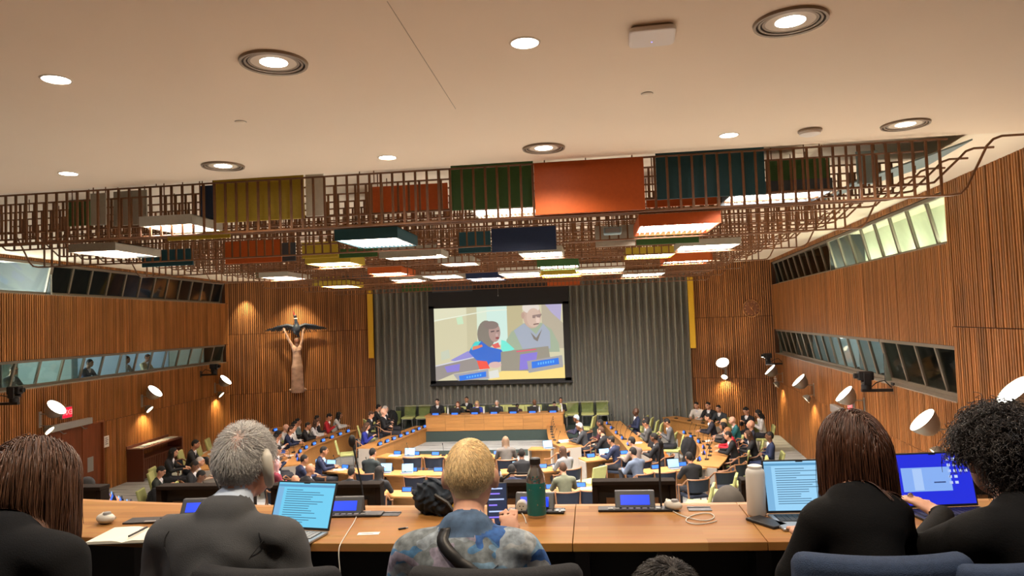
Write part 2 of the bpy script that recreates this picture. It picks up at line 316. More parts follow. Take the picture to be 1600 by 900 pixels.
def notice(Mx, label, w_, h_):
    r = place(thing('notice', label, 'notice'), Mx); part('board', MB().box(-w_/2, w_/2, .028, .04, -h_/2, h_/2), M('notice_white', (.72, .70, .64), .6), r)
    for k in range(4): part('print', MB().box(-w_*.3, w_*.3*(1 if k % 2 else .6), .04, .042, h_*(.3-.17*k)-.012, h_*(.3-.17*k)+.012), M('print_grey', (.15, .15, .15), .7), r)
notice(lwM(19.1, 1.67), 'small white notice beside the left doors', .22, .32); notice(rwM(16.25, 1.68), 'white notice panel on the right ribbed wall', .22, .42)
notice(lwM(15.25, 1.55), 'pale grey plate on the wall left of the doors', .34, .24); notice(Matrix.Translation((6.85, 28.16, 2.05)) @ Matrix.Rotation(2.7, 4, 'Z'), 'narrow white sign in the far right wall corner', .12, .42)
# ---- curtain
m_cur = M('curtain_grey', (.20, .195, .165), .9, noise=.12, nscale=2, stretch=(6, 1, .2), sheen=.2)
cv = []; n = 13.15/.28; K = int(n)*16; zz = [.02, 1, 2, 3, 4, 5, 6, 6.66]
xs = np.linspace(-9.22, 3.9, K+1); ph = xs*2*PI/.28+.8*np.sin(xs*1.7)
for z in zz:
    sn = np.sin(ph+.12*np.sin(z*1.3+xs)); y = 29.38+.15*np.sign(sn)*np.abs(sn)**.6+.02*np.sin(2*ph+1)
    cv += [(x, yy, z) for x, yy in zip(xs, y)]
fc = [(j*(K+1)+i, j*(K+1)+i+1, (j+1)*(K+1)+i+1, (j+1)*(K+1)+i) for j in range(len(zz)-1) for i in range(K)]
o = link('curtain', mesh_np('curtain', cv, fc, [m_cur], smooth=True)); sm = o.modifiers.new('thick', 'SOLIDIFY'); sm.thickness = .008
tag(o, 'tall grey pleated curtain across the back of the hall', 'curtain')
m_yel = M('panel_yellow', (.62, .36, .012), .6)
for A, lab in (((-9.3, 29.36), 'yellow vertical strip left of the grey curtain'), ((3.98, 29.36), 'yellow vertical strip right of the grey curtain')):
    r = thing('yellow_strip', lab, 'panel', (A[0], 29.22, 3.35), group='yellow strips beside the curtain'); part('board', MB().box(-.11, .11, -.05, .02, 0, 2.85), m_yel, r, bevel=.008); part('bracket', MB().box(-.05, .05, .02, .1, 1.2, 1.4), m_black, r)
# ================================================================ CEILING FITTINGS
m_trim = M('downlight_trim', (.30, .22, .15), .4, .3); m_lampw = M('lamp_white', (1, 1, 1), .5, emit=14, ecol=(1, .97, .92)); m_cone = M('lamp_cone', (.72, .6, .46), .5)
def ring_light(X, Y, label):
    r = thing('ring_downlight', label, 'downlight', (X, Y, 6.5), group='large ringed ceiling lights')
    for k, (ro, ri, zz) in enumerate(((.225, .205, -.018), (.195, .178, -.012), (.170, .150, -.006))):
        part('trim_ring', MB().lathe([(ri, .0), (ri, zz), (ro-.004, zz), (ro, 0)], 36), m_trim, r, True)
    part('dark_gap', MB().lathe([(.15, -.001), (.222, -.003)], 36), M('gap_dark', (.03, .02, .015), .8), r)
    part('reflector', MB().lathe([(.152, -.004), (.10, -.0015)], 36), m_cone, r, True)
    part('lamp', MB().lathe([(.098, -.003), (.06, -.008), (0.0, -.010)], 32), m_lampw, r, True)
    lamp('downlight_beam', 'SPOT', (X, Y, 6.46), L_DOWN*4, WARM, .08, angle=2.5, blend=.8)
def small_light(X, Y, label):
    r = thing('flush_downlight', label, 'downlight', (X, Y, 6.5), group='small flush ceiling lights')
    part('rim', MB().lathe([(.088, 0), (.088, -.006), (.100, -.004), (.104, 0)], 32), m_cone, r, True); part('lamp', MB().lathe([(.090, -.003), (.05, -.007), (0.0, -.008)], 32), m_lampw, r, True)
    lamp('downlight_beam', 'SPOT', (X, Y, 6.46), L_SMALL*4, NEUT, .06, angle=2.4, blend=.8)
side = {-5.4: 'far left', -3.75: 'left', -2.07: 'left of centre', -.4: 'centre', 1.3: 'right of centre', 3.0: 'right'}
for X, Y, lab in ((-2.06, 4.51, 'large ringed downlight in the left half of the near row'), (1.30, 4.51, 'large ringed downlight at the top right of the near row'), (-3.92, 7.27, 'large ringed downlight near the yellow ceiling panel'),
                  (-.43, 7.37, 'large ringed downlight above the big orange panel'), (3.15, 7.33, 'large ringed downlight beside the smoke detector'), (-.4, 1.7, 'large ringed downlight above the photographer')): ring_light(X, Y, lab)
for X, Y, lab in ((-.36, 4.52, 'small flush downlight in the middle of the near row'), (-3.65, 4.51, 'small flush downlight at the upper left of the ceiling'), (-5.67, 7.18, 'small flush downlight at the far left ceiling edge'),
                  (-2.11, 7.36, 'small flush downlight between two ringed lights at the ceiling edge'), (1.45, 7.32, 'small flush downlight left of the smoke detector'), (2.0, 1.7, 'small flush downlight behind on the right'), (-2.6, 1.7, 'small flush downlight behind on the left')): small_light(X, Y, lab)
m_wp = M('device_white', (.80, .72, .64), .4)
r = thing('wireless_access_point', 'white rounded square wireless unit on the gallery ceiling', 'access point', (.45, 4.51, 6.5), rz=-.05)
def rsq(a, n=5, q=.3):
    P = []
    for cx, cy, s in ((1, 1, 0), (-1, 1, 1), (-1, -1, 2), (1, -1, 3)):
        for k in range(n+1): t = (s+k/n)*PI/2; P.append((a*(cx*(1-q)+q*math.cos(t)), a*(cy*(1-q)+q*math.sin(t))))
    return P
part('mount', MB().prism(rsq(.13), -.012, 0), m_trim, r); part('shell', MB().prism(rsq(.145), -.045, -.012), m_wp, r, bevel=.012); part('led', MB().lathe([(.005, -.0455), (0, -.047)], 8, M_=Matrix.Translation((0, .05, 0))), M('led_blue', (.2, .2, 1), .4, emit=2), r)
r = thing('smoke_detector', 'round white smoke detector near the ceiling edge', 'smoke detector', (2.24, 7.32, 6.5)); part('base', MB().lathe([(.115, 0), (.115, -.018), (.10, -.024)], 28), m_trim, r, True); part('cover', MB().lathe([(.105, -.02), (.10, -.045), (.06, -.06), (0, -.062)], 28), m_wp, r, True)
for px_, py_, lab in ((1011, 146, 'flat round sprinkler cap on the right ceiling half'), (376, 190, 'flat round sprinkler cap on the left ceiling half')):
    p = pz(px_, py_, 6.5); r = thing('sprinkler_cap', lab, 'sprinkler', p); part('cap', MB().lathe([(.045, -.004), (.04, -.008), (0, -.009)], 24), m_ceil, r, True); part('shadow_gap', MB().lathe([(.05, -.001), (.045, -.0015)], 24), m_trim, r)
# ---- hanging bars
m_bar = M('bar_brown', (.17, .07, .025), .5, tint=.25, noise=.15)
XL, XR = -9.3, 3.95; rows = [8.2+.575*k for k in range(33)]
slat_a = MB().box(-.013, .013, -.010, .010, 0, 1).mesh('slat', m_bar)
def s_end(x, z, sgn, top): # tube that rises to the ceiling at a row's end
    return [(x, 0, z), (x+sgn*.10, 0, z+.015), (x+sgn*.17, 0, z+.08), (x+sgn*.40, 0, top-.10), (x+sgn*.47, 0, top-.03), (x+sgn*.56, 0, top), (x+sgn*.78, 0, top)]
for k, Y in enumerate(rows):
    low = (k % 5 == 0); zb = 5.90 if low else 6.13; zt = 6.52
    r = thing('hanging_bar_screen', '%s row of hanging brown bars counted from the gallery' % ORD[k], 'ceiling screen', (0, Y, zb), group='rows of hanging brown ceiling bars')
    h = zt-zb
    pts = [(p[0], 0, p[2]) for p in s_end(XL, 0, -1, h)][::-1]+s_end(XR, 0, 1, h)
    part('bottom_rail', MB().tube(pts, .014, 6), m_bar, r, True)
    part('top_rail', MB().tube([(XL, 0, h), (XR, 0, h)], .012, 5), m_bar, r, True)
    if (k % 2 and k > 2) or k > 12: part('middle_rail', MB().tube([(XL, 0, h*.5), (XR, 0, h*.5)], .010, 5), m_bar, r, True)
    for x in (-8, -5.3, -2.7, 0, 2.6): part('hanger', MB().tube([(x, 0, h), (x, 0, 6.7-zb)], .007, 5), m_bar, r)
    xs_ = []; x = XL+.05*(k % 3)
    while x < XR:
        xs_.append(x); x += .14 if (low or random.random() < .75) else random.choice((.07, .28, .14))
    if k < 2:
        for x in xs_:
            if -8.2 < x < 3.95: o = link('slat', slat_a, r); o.location = (x, 0, 0); o.scale = (1, 1, h)
    else:
        mb = MB()
        for x in xs_: mb.box(x-.012, x+.012, -.011, .011, 0, h, random.random())
        part('slats', mb, m_bar, r)['kind'] = 'stuff'
# ---- coloured boards among the bars
PC = {'orange': (.47, .085, .008), 'yellow': (.42, .30, .02), 'green': (.035, .10, .022), 'teal': (.010, .065, .085), 'navy': (.010, .025, .075), 'grey': (.34, .31, .25), 'white': (.62, .58, .50), 'slate': (.045, .055, .065), 'bluegrey': (.20, .27, .28)}
def pmat(c): return M('board_'+c, PC[c], .55, noise=.05, nscale=30)
boards = [('orange', 835, 1007, 250, 332, 8.10, 'big orange board in front of the nearest bars'), ('yellow', 334, 475, 272, 345, 8.36, 'large yellow board behind the nearest bars'), ('white', 478, 506, 270, 338, 8.42, 'narrow pale board beside the large yellow board'),
 ('navy', 313, 334, 290, 346, 8.62, 'narrow navy board left of the large yellow board'), ('green', 705, 834, 255, 326, 8.45, 'large green board left of the big orange board'), ('orange', 578, 700, 289, 332, 9.05, 'orange board behind bars left of the large green board'),
 ('teal', 1025, 1195, 230, 308, 8.40, 'large dark teal board right of the big orange board'), ('green', 1197, 1297, 248, 297, 8.9, 'green board right of the large teal board'), ('green', 108, 141, 312, 353, 8.9, 'green board among the far left bars'),
 ('grey', 142, 166, 302, 352, 8.64, 'grey board beside the far left green board'), ('grey', 178, 230, 298, 352, 8.9, 'wide grey board behind the left bars'), ('yellow', 262, 360, 363, 374, 9.5, 'thin yellow strip board under the left bars'),
 ('orange', 352, 440, 376, 411, 11.3, 'orange board below the large yellow board'), ('teal', 222, 302, 390, 416, 11.4, 'teal board low on the left of the bars'), ('slate', 441, 462, 379, 408, 11.5, 'slate board right of the low orange board'),
 ('yellow', 472, 528, 378, 403, 12.0, 'yellow board left below the blue light box'), ('green', 530, 590, 388, 402, 12.1, 'small green board under the blue light box'), ('grey', 592, 682, 384, 402, 12.2, 'grey board right below the blue light box'),
 ('navy', 768, 869, 355, 392, 11.0, 'navy board below the big orange board'), ('teal', 716, 767, 362, 395, 11.6, 'teal board left of the central navy board'), ('grey', 930, 992, 352, 385, 11.2, 'grey board between navy board and orange light box'),
 ('green', 994, 1092, 365, 381, 11.9, 'green board under the orange light box'), ('orange', 1010, 1120, 308, 322, 8.95, 'thin orange board above the orange light box'), ('orange', 1043, 1110, 393, 408, 16.2, 'orange board far right under the bars'),
 ('yellow', 488, 533, 429, 447, 21.5, 'yellow board near the sculpture wall'), ('green', 628, 675, 442, 455, 25.8, 'green board above the left part of the curtain'), ('orange', 855, 906, 434, 447, 26.4, 'orange board at the top right of the screen'),
 ('slate', 905, 970, 408, 419, 19.5, 'slate board over the right curtain'), ('slate', 535, 580, 428, 436, 20.5, 'slate board above the left curtain edge'), ('slate', 675, 738, 443, 456, 26.3, 'slate board above the black screen frame'), ('orange', 575, 628, 420, 429, 19.0, 'orange board over the left curtain'), ('green', 840, 900, 402, 415, 17.6, 'green board far along the centre bars'), ('green', 400, 455, 424, 434, 19.2, 'green board above the sculpture'), ('bluegrey', 1338, 1372, 236, 287, 8.95, 'pale blue-grey board at the right end of the bars')]
for c, x0, x1, y0, y1, Y, lab in boards:
    a = pY(x0, (y0+y1)/2, Y); b = pY(x1, (y0+y1)/2, Y); t = pY((x0+x1)/2, y0, Y).z; u = pY((x0+x1)/2, y1, Y).z; t = min(t, 6.66)
    r = thing('coloured_board', lab, 'panel', ((a.x+b.x)/2, Y, u), group='coloured boards hung in the ceiling bars'); W = (b.x-a.x)/2
    part('board', MB().box(-W, W, -.012, .012, 0, t-u), pmat(c), r, bevel=.006)
    for s in (-1, 1): part('hanger', MB().tube([(s*W*.8, .02, (t-u)*.3), (s*W*.8, .02, 6.7-u)], .008, 5), m_bar, r)
p = pY(1440, 245, 9.3); r = thing('duct_cover', 'large slanted blue-grey plate at the right ceiling end', 'panel', (p.x, 9.3, 6.2)); part('plate', MB().add([(-.95, -.3, .02), (-.9, .9, .02), (.30, -.6, .40), (.45, .9, .40), (-.95, -.3, .04), (-.9, .9, .04), (.30, -.6, .42), (.45, .9, .42)], [(0, 2, 3, 1), (4, 5, 7, 6), (0, 4, 6, 2), (1, 3, 7, 5), (0, 1, 5, 4), (2, 6, 7, 3)]), pmat('bluegrey'), r); part('rod', MB().tube([(0, .2, .2), (0, .2, .48)], .012, 6), m_bar, r)
# ---- luminaires among the bars
m_lum = M('luminaire_panel', (1, .95, .9), .5, emit=E_LUM, ecol=(1, .86, .78)); m_lv = M('louvre_pink_grey', (.42, .34, .30), .5)
lums = [('grey', 212, 308, 352, 365, 6.02, 'light box under the far left bars with bars before it'), ('grey', 100, 190, 393, 406, 5.93, 'grey light box at the far left'), ('teal', 521, 624, 374, 388, 5.93, 'blue-fronted light box left of centre'), ('orange', 1005, 1119, 351, 366, 5.93, 'orange-fronted light box on the right'),
 ('grey', 735, 836, 327, 341, 6.08, 'light box under the large green board'), ('slate', 1148, 1290, 303, 317, 6.12, 'light box under the large teal board'), ('grey', 1070, 1150, 383, 390, 5.95, 'long light box far right'), ('yellow', 475, 550, 411, 417, 5.95, 'yellow light box near the centre left'),
 ('grey', 403, 452, 433, 440, 5.95, 'light box above the sculpture'), ('yellow', 500, 545, 447, 453, 5.9, 'yellow light box above the left wood wall'), ('orange', 575, 628, 427, 433, 5.95, 'orange light box over the left curtain'), ('grey', 610, 653, 437, 443, 5.95, 'small grey light box over the left curtain'),
 ('grey', 685, 738, 410, 416, 5.95, 'slim light box left of centre far back'), ('navy', 731, 780, 435, 443, 5.92, 'navy light box above the screen'), ('white', 782, 838, 427, 433, 5.95, 'white light box above the screen'), ('grey', 812, 876, 395, 402, 5.95, 'slim grey light box in the centre'),
 ('green', 843, 900, 416, 422, 5.95, 'green-fronted light box right of centre'), ('yellow', 848, 903, 429, 435, 5.92, 'yellow-fronted light box right of centre'), ('yellow', 984, 1050, 398, 404, 5.95, 'yellow light box right over the curtain'), ('orange', 1045, 1106, 408, 413, 5.95, 'orange light box by the right wall'),
 ('grey', 980, 1032, 428, 434, 5.95, 'grey light box above the right curtain'), ('grey', 595, 690, 400, 405, 5.95, 'long thin light box left of centre'), ('white', 905, 970, 421, 426, 5.95, 'white light box over the right curtain'), ('grey', 660, 712, 431, 436, 5.95, 'grey light box over the middle curtain')]
for c, x0, x1, ya, yb, z, lab in lums:
    a = pz((x0+x1)/2, ya, z); b = pz((x0+x1)/2, yb, z); W = (pz(x1, ya, z)-pz(x0, ya, z)).length/2; D = min(max(b.y-a.y, .5), 1.3); hgt = .16 if c != 'grey' else .12
    r = thing('ceiling_light_box', lab, 'ceiling light', (a.x, a.y, z), group='light boxes hung in the ceiling bars')
    hs = MB().box(-W, W, -.02, 0, 0, hgt).box(-W, W, D, D+.02, 0, hgt).box(-W, -W+.02, 0, D, 0, hgt).box(W-.02, W, 0, D, 0, hgt).box(-W, W, 0, D, hgt-.01, hgt)
    part('housing', hs, pmat(c), r)
    part('diffuser', MB().box(-W+.03, W-.03, .03, D-.03, .05, .06), m_lum, r)
    lv = MB(); nb = 14
    for i in range(1, nb): x = -W+2*W*i/nb; lv.box(x-.003, x+.003, .02, D-.02, .005, .045)
    part('louvre', lv, m_lv, r); lamp('light_box_beam', 'AREA', (a.x, a.y+D/2, z+.047), L_LUM*(1+max(0, a.y-9)/9), NEUT, W*1.8, D*.88)
    for s in (-1, 1): part('hanger', MB().tube([(s*W*.7, D/2, hgt), (s*W*.7, D/2, 6.7-z)], .008, 5), m_bar, r)
for px_, py_, Y, lab in ((957, 361, 10.4, 'small pale projector box between the bars right of centre'), (227, 397, 10.6, 'small pale projector box between the left bars')):
    p = pY(px_, py_, Y); r = thing('ceiling_speaker', lab, 'ceiling speaker', p); part('body', MB().box(-.13, .13, -.1, .1, -.05, .05), pmat('bluegrey'), r, bevel=.02); part('grille', MB().box(-.1, .1, -.103, -.1, -.03, .03), m_grey, r); part('rod', MB().tube([(0, 0, .05), (0, 0, 6.7-p.z)], .01, 6), m_bar, r)
# ================================================================ SMOOTH BODIES (distance fields -> one continuous mesh)
def surfnet(fn, lo, hi, h):
    lo = np.array(lo, float); n = np.ceil((np.array(hi)-lo)/h).astype(int)+1
    g = np.stack(np.meshgrid(*[lo[i]+h*np.arange(n[i]) for i in range(3)], indexing='ij'), -1)
    cs = 4; nc = (n+cs-1)//cs; gc_ = np.stack(np.meshgrid(*[lo[i]+h*(cs*np.arange(nc[i])+(cs-1)/2) for i in range(3)], indexing='ij'), -1)
    Vc = fn(gc_.reshape(-1, 3)).reshape(nc); near = np.abs(Vc) < cs*h*1.9; rep = lambda A: A.repeat(cs, 0).repeat(cs, 1).repeat(cs, 2)[:n[0], :n[1], :n[2]]
    V = rep(Vc).copy(); nm = rep(near); V[nm] = fn(g[nm]); s = V < 0
    c = [(i, j, k) for i in (0, 1) for j in (0, 1) for k in (0, 1)]
    sub = lambda A, o: A[o[0]:A.shape[0]-1+o[0], o[1]:A.shape[1]-1+o[1], o[2]:A.shape[2]-1+o[2]]
    cnt = sum(sub(s, o).astype(np.int8) for o in c); act = (cnt > 0) & (cnt < 8); I = np.argwhere(act); nI = len(I)
    vals = np.stack([sub(V, o)[act] for o in c], 1); acc = np.zeros((nI, 3)); w_ = np.zeros(nI)
    for a in range(8):
        for ax in range(3):
            if c[a][ax] == 0:
                b = a+(4, 2, 1)[ax]; va, vb = vals[:, a], vals[:, b]; x = (va < 0) != (vb < 0); t = np.where(x, va/np.where(va-vb == 0, 1, va-vb), 0)
                p = np.tile(np.array(c[a], float), (nI, 1)); p[:, ax] += t; acc += p*x[:, None]; w_ += x
    P = lo+h*(I+acc/w_[:, None]); idx = -np.ones(act.shape, int); idx[act] = np.arange(nI); Q = []
    for ax in range(3):
        o1 = [0, 0, 0]; o1[ax] = 1; sl = lambda off: tuple(slice(off[i], n[i]-1+off[i]) if i == ax else slice(None) for i in range(3))
        A = s[sl((0, 0, 0))]; B = s[sl(tuple(o1))]; E = np.argwhere(A != B); u, v = (ax+1) % 3, (ax+2) % 3
        ok = (E[:, u] > 0) & (E[:, v] > 0) & (E[:, u] < n[u]-1) & (E[:, v] < n[v]-1); E = E[ok]
        def cell(du, dv): q = E.copy(); q[:, u] -= du; q[:, v] -= dv; return idx[q[:, 0], q[:, 1], q[:, 2]]
        q = np.stack([cell(1, 1), cell(0, 1), cell(0, 0), cell(1, 0)], 1); fl = ~A[tuple(E.T)]; q[fl] = q[fl][:, ::-1]; Q.append(q)
    return P, np.concatenate(Q)
def d_cap(p, a, b, ra, rb):
    a = np.array(a, float); b = np.array(b, float); ab = b-a; t = np.clip((p-a) @ ab/max(ab @ ab, 1e-9), 0, 1)
    return np.linalg.norm(p-a-t[:, None]*ab, axis=1)-(ra+(rb-ra)*t)
def d_ell(p, c, r, R=None):
    q = p-np.array(c, float)
    if R is not None: q = q @ R
    r = np.array(r, float); k0 = np.linalg.norm(q/r, axis=1); k1 = np.linalg.norm(q/(r*r), axis=1); return k0*(k0-1)/np.maximum(k1, 1e-6)
class SD:   # list of (distance fn, material slot, blend, bias)
    def __init__(s): s.p = []; s.wr = None
    def cap(s, a, b, ra, rb, m=0, k=.03, bias=0): s.p.append((lambda p: d_cap(p, a, b, ra, rb), m, k, bias)); return s
    def ell(s, c, r, m=0, k=.03, R=None, cut=None, bias=0):
        if cut is None: s.p.append((lambda p: d_ell(p, c, r, R), m, k, bias))
        else:
            n, d = np.array(cut[0], float), cut[1]; n = n/np.linalg.norm(n); s.p.append((lambda p: np.maximum(d_ell(p, c, r, R), (p-np.array(c)) @ n-d), m, k, bias))
        return s
    def val(s, p):
        D = None
        for fn, m, k, b in s.p:
            d = fn(p)
            if D is None: D = d
            else: h = np.clip(.5+.5*(D-d)/k, 0, 1); D = D*(1-h)+d*h-k*h*(1-h)
        return D+(s.wr(p) if s.wr else 0)
    def slot(s, p):
        best = None
        for fn, m, k, b in s.p:
            d = fn(p)-b
            if best is None: best = d.copy(); out = np.full(len(p), m)
            else: q = d < best; best[q] = d[q]; out[q] = m
        return out
    def mesh(s, name, lo, hi, h, mats):
        P, Q = surfnet(s.val, lo, hi, h); mi = s.slot(P[Q].mean(1)); return mesh_np(name, P, Q, mats, mi, None, True)
def arr(*a): return np.array(a, float)
def rotx(a): c, s = math.cos(a), math.sin(a); return np.array([[1, 0, 0], [0, c, -s], [0, s, c]])
def rotz_(a): c, s = math.cos(a), math.sin(a); return np.array([[c, -s, 0], [s, c, 0], [0, 0, 1]])
# slots: 0 jacket 1 skin 2 hair 3 shirt 4 trousers 5 shoes 6 eyes
def head(sd, H, R, hair='short', hs=1.0, detail=False):
    T = lambda *v: H+R @ arr(*v)
    sd.ell(T(0, 0, 0), arr(.074, .094, .105)*hs, 1, .02, R); sd.ell(T(0, .032*hs, -.062*hs), arr(.054, .060, .055)*hs, 1, .03, R)
    sd.cap(T(0, .094, .005), T(0, .112, -.026), .009, .014, 1, .012); sd.ell(T(0, .089, -.062), (.024, .012, .010), 1, .01, R)
    for e in (-1, 1):
        sd.ell(T(e*.083*hs, -.006, -.014), (.014, .027, .036), 1, .008, R); sd.ell(T(e*.031, .084, .012), (.014, .010, .008), 6, .004, R, bias=.003)
        sd.ell(T(e*.032, .086, .032), (.024, .012, .009), 1, .012, R)
    sd.ell(T(0, -.012, .012), arr(.080, .096, .106)*hs, 2, .012, R, cut=(R @ arr(0, .62, -.78), .016), bias=.003)
    if hair == 'long':
        sd.cap(T(0, -.035, .01), T(0, -.070, -.20), .082, .062, 2, .03, .004)
        for e in (-1, 1): sd.cap(T(e*.062, .0, .0), T(e*.078, -.02, -.20), .034, .028, 2, .02, .004)
    if hair == 'bun': sd.ell(T(0, -.10, .04), (.045, .04, .045), 2, .01, R)
def hand(sd, w_, d, up, side, curl=.5, s=1.0, m=1, k=.006):
    d = arr(*d); d /= np.linalg.norm(d); up = arr(*up); up -= d*(up @ d); up /= np.linalg.norm(up); lat = np.cross(d, up)*side; w_ = arr(*w_)
    B = np.stack([lat, d, up], 1); sd.ell(w_+d*.048*s, arr(.040, .050, .016)*s, m, .015, B)
    for i, (x, ln) in enumerate(((-.030, .066), (-.010, .078), (.010, .074), (.029, .058))):
        a = w_+(d*.085+lat*x)*s; b = a+(d*math.cos(curl*.5)-up*math.sin(curl*.5))*ln*.5*s; c = b+(d*math.cos(curl*1.4)-up*math.sin(curl*1.4))*ln*.5*s
        sd.cap(a, b, .0092*s, .0085*s, m, k); sd.cap(b, c, .0085*s, .0068*s, m, k)
    a = w_+(d*.030-lat*.034)*s; b = a+(d*.035-lat*.026-up*.008)*s; c = b+(d*.030-lat*.004-up*.010)*s; sd.cap(a, b, .0125*s, .010*s, m, .010); sd.cap(b, c, .010*s, .008*s, m, k)
def seated(pose='desk', hair='short', lean=.10, headpitch=-.1, yaw=0, fine=False, wid=1.0, arms=None, headyaw=0, hs=1.0, legs=True, coll=True, neck=(0, 0, 0)):
    sd = SD(); hip = arr(0, 0, .55); R = rotx(-lean); up = lambda x, y, z: hip+R @ arr(x, y, z)
    sd.ell(hip+arr(0, .0, 0), (.17*wid, .14, .12), 4, .05); sd.ell(up(0, .0, .16), arr(.145*wid, .105, .17), 0, .06, R); sd.ell(up(0, .005, .36), arr(.165*wid, .105, .17), 0, .06, R)
    sd.cap(up(-.13*wid, -.01, .46), up(.13*wid, -.01, .46), .062, .062, 0, .06); sd.cap(up(0, .012, .47), up(neck[2]*.8, .03+neck[0]*.8, .60+neck[1]*.6), .060, .052, 1, .02)
    if coll: sd.cap(up(0, .055, .30), up(0, .060, .50), .040, .052, 3, .01); sd.cap(up(-.035, -.012, .510), up(.035, -.012, .510), .050, .050, 0, .02)
    H = up(neck[2], .05+neck[0], .70+neck[1]); HR = rotz_(headyaw) @ rotx(headpitch); head(sd, H, HR, hair, hs)
    for e in (-1, 1):
        sh = up(e*.185*wid, 0, .445)
        if arms: el, wr, hd, cu = arms[0 if e < 0 else 1]; el = arr(*el); wr = arr(*wr)
        elif pose == 'desk': el = arr(e*.25, .20, .80); wr = arr(e*.13, .42, .82); hd = (-e*.3, 1, -.1); cu = .4
        elif pose == 'back': el = arr(e*.235, .02, .78); wr = arr(-e*.03, .20, .80+.02*e); hd = (-e, .3, 0); cu = .7
        else: el = arr(e*.22, .10, .77); wr = arr(e*.06, .30, .88); hd = (-e*.35, .6, .6); cu = .9
        sd.cap(sh, el, .066*wid, .050, 0, .035); sd.cap(el, wr, .050, .036, 0, .02); d = arr(*hd)/np.linalg.norm(hd); sd.cap(wr, wr+d*.02, .027, .026, 1, .01)
        hand(sd, wr+d*.012, hd, (0, 0, 1) if abs(d[2]) < .8 else (0, -1, 0), e, cu)
        if legs:
            kn = arr(e*.13, .46, .52); an = arr(e*.13, .42, .11); sd.cap(hip+arr(e*.09, .02, -.01), kn, .092, .066, 4, .03); sd.cap(kn, an, .062, .042, 4, .02); sd.cap(an+arr(0, -.03, -.05), an+arr(0, .16, -.065), .042, .034, 5, .01)
    return sd, H, HR
skins = [M('skin_%d' % i, c, .5) for i, c in enumerate(((.52, .27, .17), (.38, .18, .10), (.16, .07, .035), (.07, .03, .016), (.60, .34, .24)))]
m_eye = M('eye_dark', (.02, .015, .012), .3)
def cloth(c): return M('cloth_%d_%d_%d' % tuple(int(v*1000) for v in c), c, .85, noise=.12, nscale=14)
BODY = {}
def body_mesh(pose, hair):
    if (pose, hair) not in BODY:
        sd, H, HR = seated(pose, hair, {'desk': .20, 'back': -.10, 'phone': .12}[pose], {'desk': -.10, 'back': .05, 'phone': -.45}[pose])
        BODY[(pose, hair)] = sd.mesh('person_body', (-.36, -.34, -.01), (.36, .72, 1.48), .0145, [cloth((.02, .02, .03)), skins[0], cloth((.02, .015, .01)), cloth((.7, .7, .7)), cloth((.02, .02, .03)), m_black, m_eye])
    return BODY[(pose, hair)]
def person(x, y, zf, ang, pose, hair, label, jacket, hairc=(.015, .010, .008), skin=0, shirt=(.6, .6, .62), trousers=(.02, .02, .026), scale=1, cat='person', group='people in the hall'):
    o = bpy.data.objects.new('person', body_mesh(pose, 'short' if hair == 'bald' else hair)); COL.objects.link(o); o.location = (x, y, zf); o.rotation_euler = (0, 0, ang); o.scale = (scale,)*3
    hm = skins[skin] if hair == 'bald' else cloth(hairc)
    for i, m in enumerate((cloth(jacket), skins[skin], hm, cloth(shirt), cloth(trousers))):
        o.material_slots[i].link = 'OBJECT'; o.material_slots[i].material = m
    return tag(o, label, cat, group)
# ================================================================ PROJECTION SCREEN
SY = 29.05; q0, q1 = pY(681, 596, SY), pY(878.5, 474, SY)
sx0, sx1, sz0, sz1 = q0.x, q1.x, q0.z, q1.z-.02
r = thing('projection_screen', 'large projection screen with black border hung before the grey curtain', 'screen', ((sx0+sx1)/2, SY, sz0-.1)); O = Vector(r.location)
W = (sx1-sx0)/2; Hh = sz1-sz0; bz = .1
part('black_border', MB().box(-W-.22, W+.26, .01, .05, -.06, .02+bz).box(-W-.22, W+.26, .01, .05, bz+Hh, bz+Hh+.85).box(-W-.22, -W, .01, .05, 0, bz+Hh+.1).box(W, W+.26, .01, .05, 0, bz+Hh+.1), m_dark, r)
part('weight_bar', MB().tube([(-W-.26, .03, -.07), (W+.3, .03, -.07)], .035, 8), m_black, r, True)
part('housing', MB().box(-W-.3, W+.34, -.05, .12, bz+Hh+.85, bz+Hh+1.0), m_dark, r); part('pull_cord', MB().tube([(.05, -.03, bz+Hh+.9), (.05, -.03, bz+Hh+.45)], .006, 4).ell((.05, -.03, bz+Hh+.44), (.02, .02, .03)), m_grey, r)
def srgb(c): return tuple(((v/255+.055)/1.055)**2.4 if v > 10 else v/3294 for v in c)
ES = .47
def emat(c): return M('screen_%d_%d_%d' % c, (.02, .02, .02), .6, emit=ES, ecol=srgb(c))
pic = MB(); pm = []
def shp(c, pts, lay):
    m = emat(c); pm.append(m) if m not in pm else None; pic.cm = pm.index(m)
    P = [(-W+2*W*min(1, max(0, (x-115)/1055)), bz+Hh*min(1, max(0, (810-y)/(600+ (x-115)*.02)))) for x, y in pts]
    a = sum(P[i][0]*P[(i+1) % len(P)][1]-P[(i+1) % len(P)][0]*P[i][1] for i in range(len(P)))
    if a < 0: P = P[::-1]
    pic.add([(x, .02-.0012*lay, z) for x, z in P], [tuple(range(len(P)))])
def elp(cx, cy, rx, ry, n=22, a0=0): return [(cx+rx*math.cos(2*PI*k/n), cy+ry*math.sin(2*PI*k/n)) for k in range(n)]
shp((196, 190, 158), [(115, 900), (1200, 900), (1200, 100), (115, 100)], 0)
shp((206, 204, 176), [(115, 320), (385, 260), (385, 100), (115, 100)], 1); shp((186, 180, 148), [(385, 900), (470, 900), (470, 100), (385, 100)], 1)
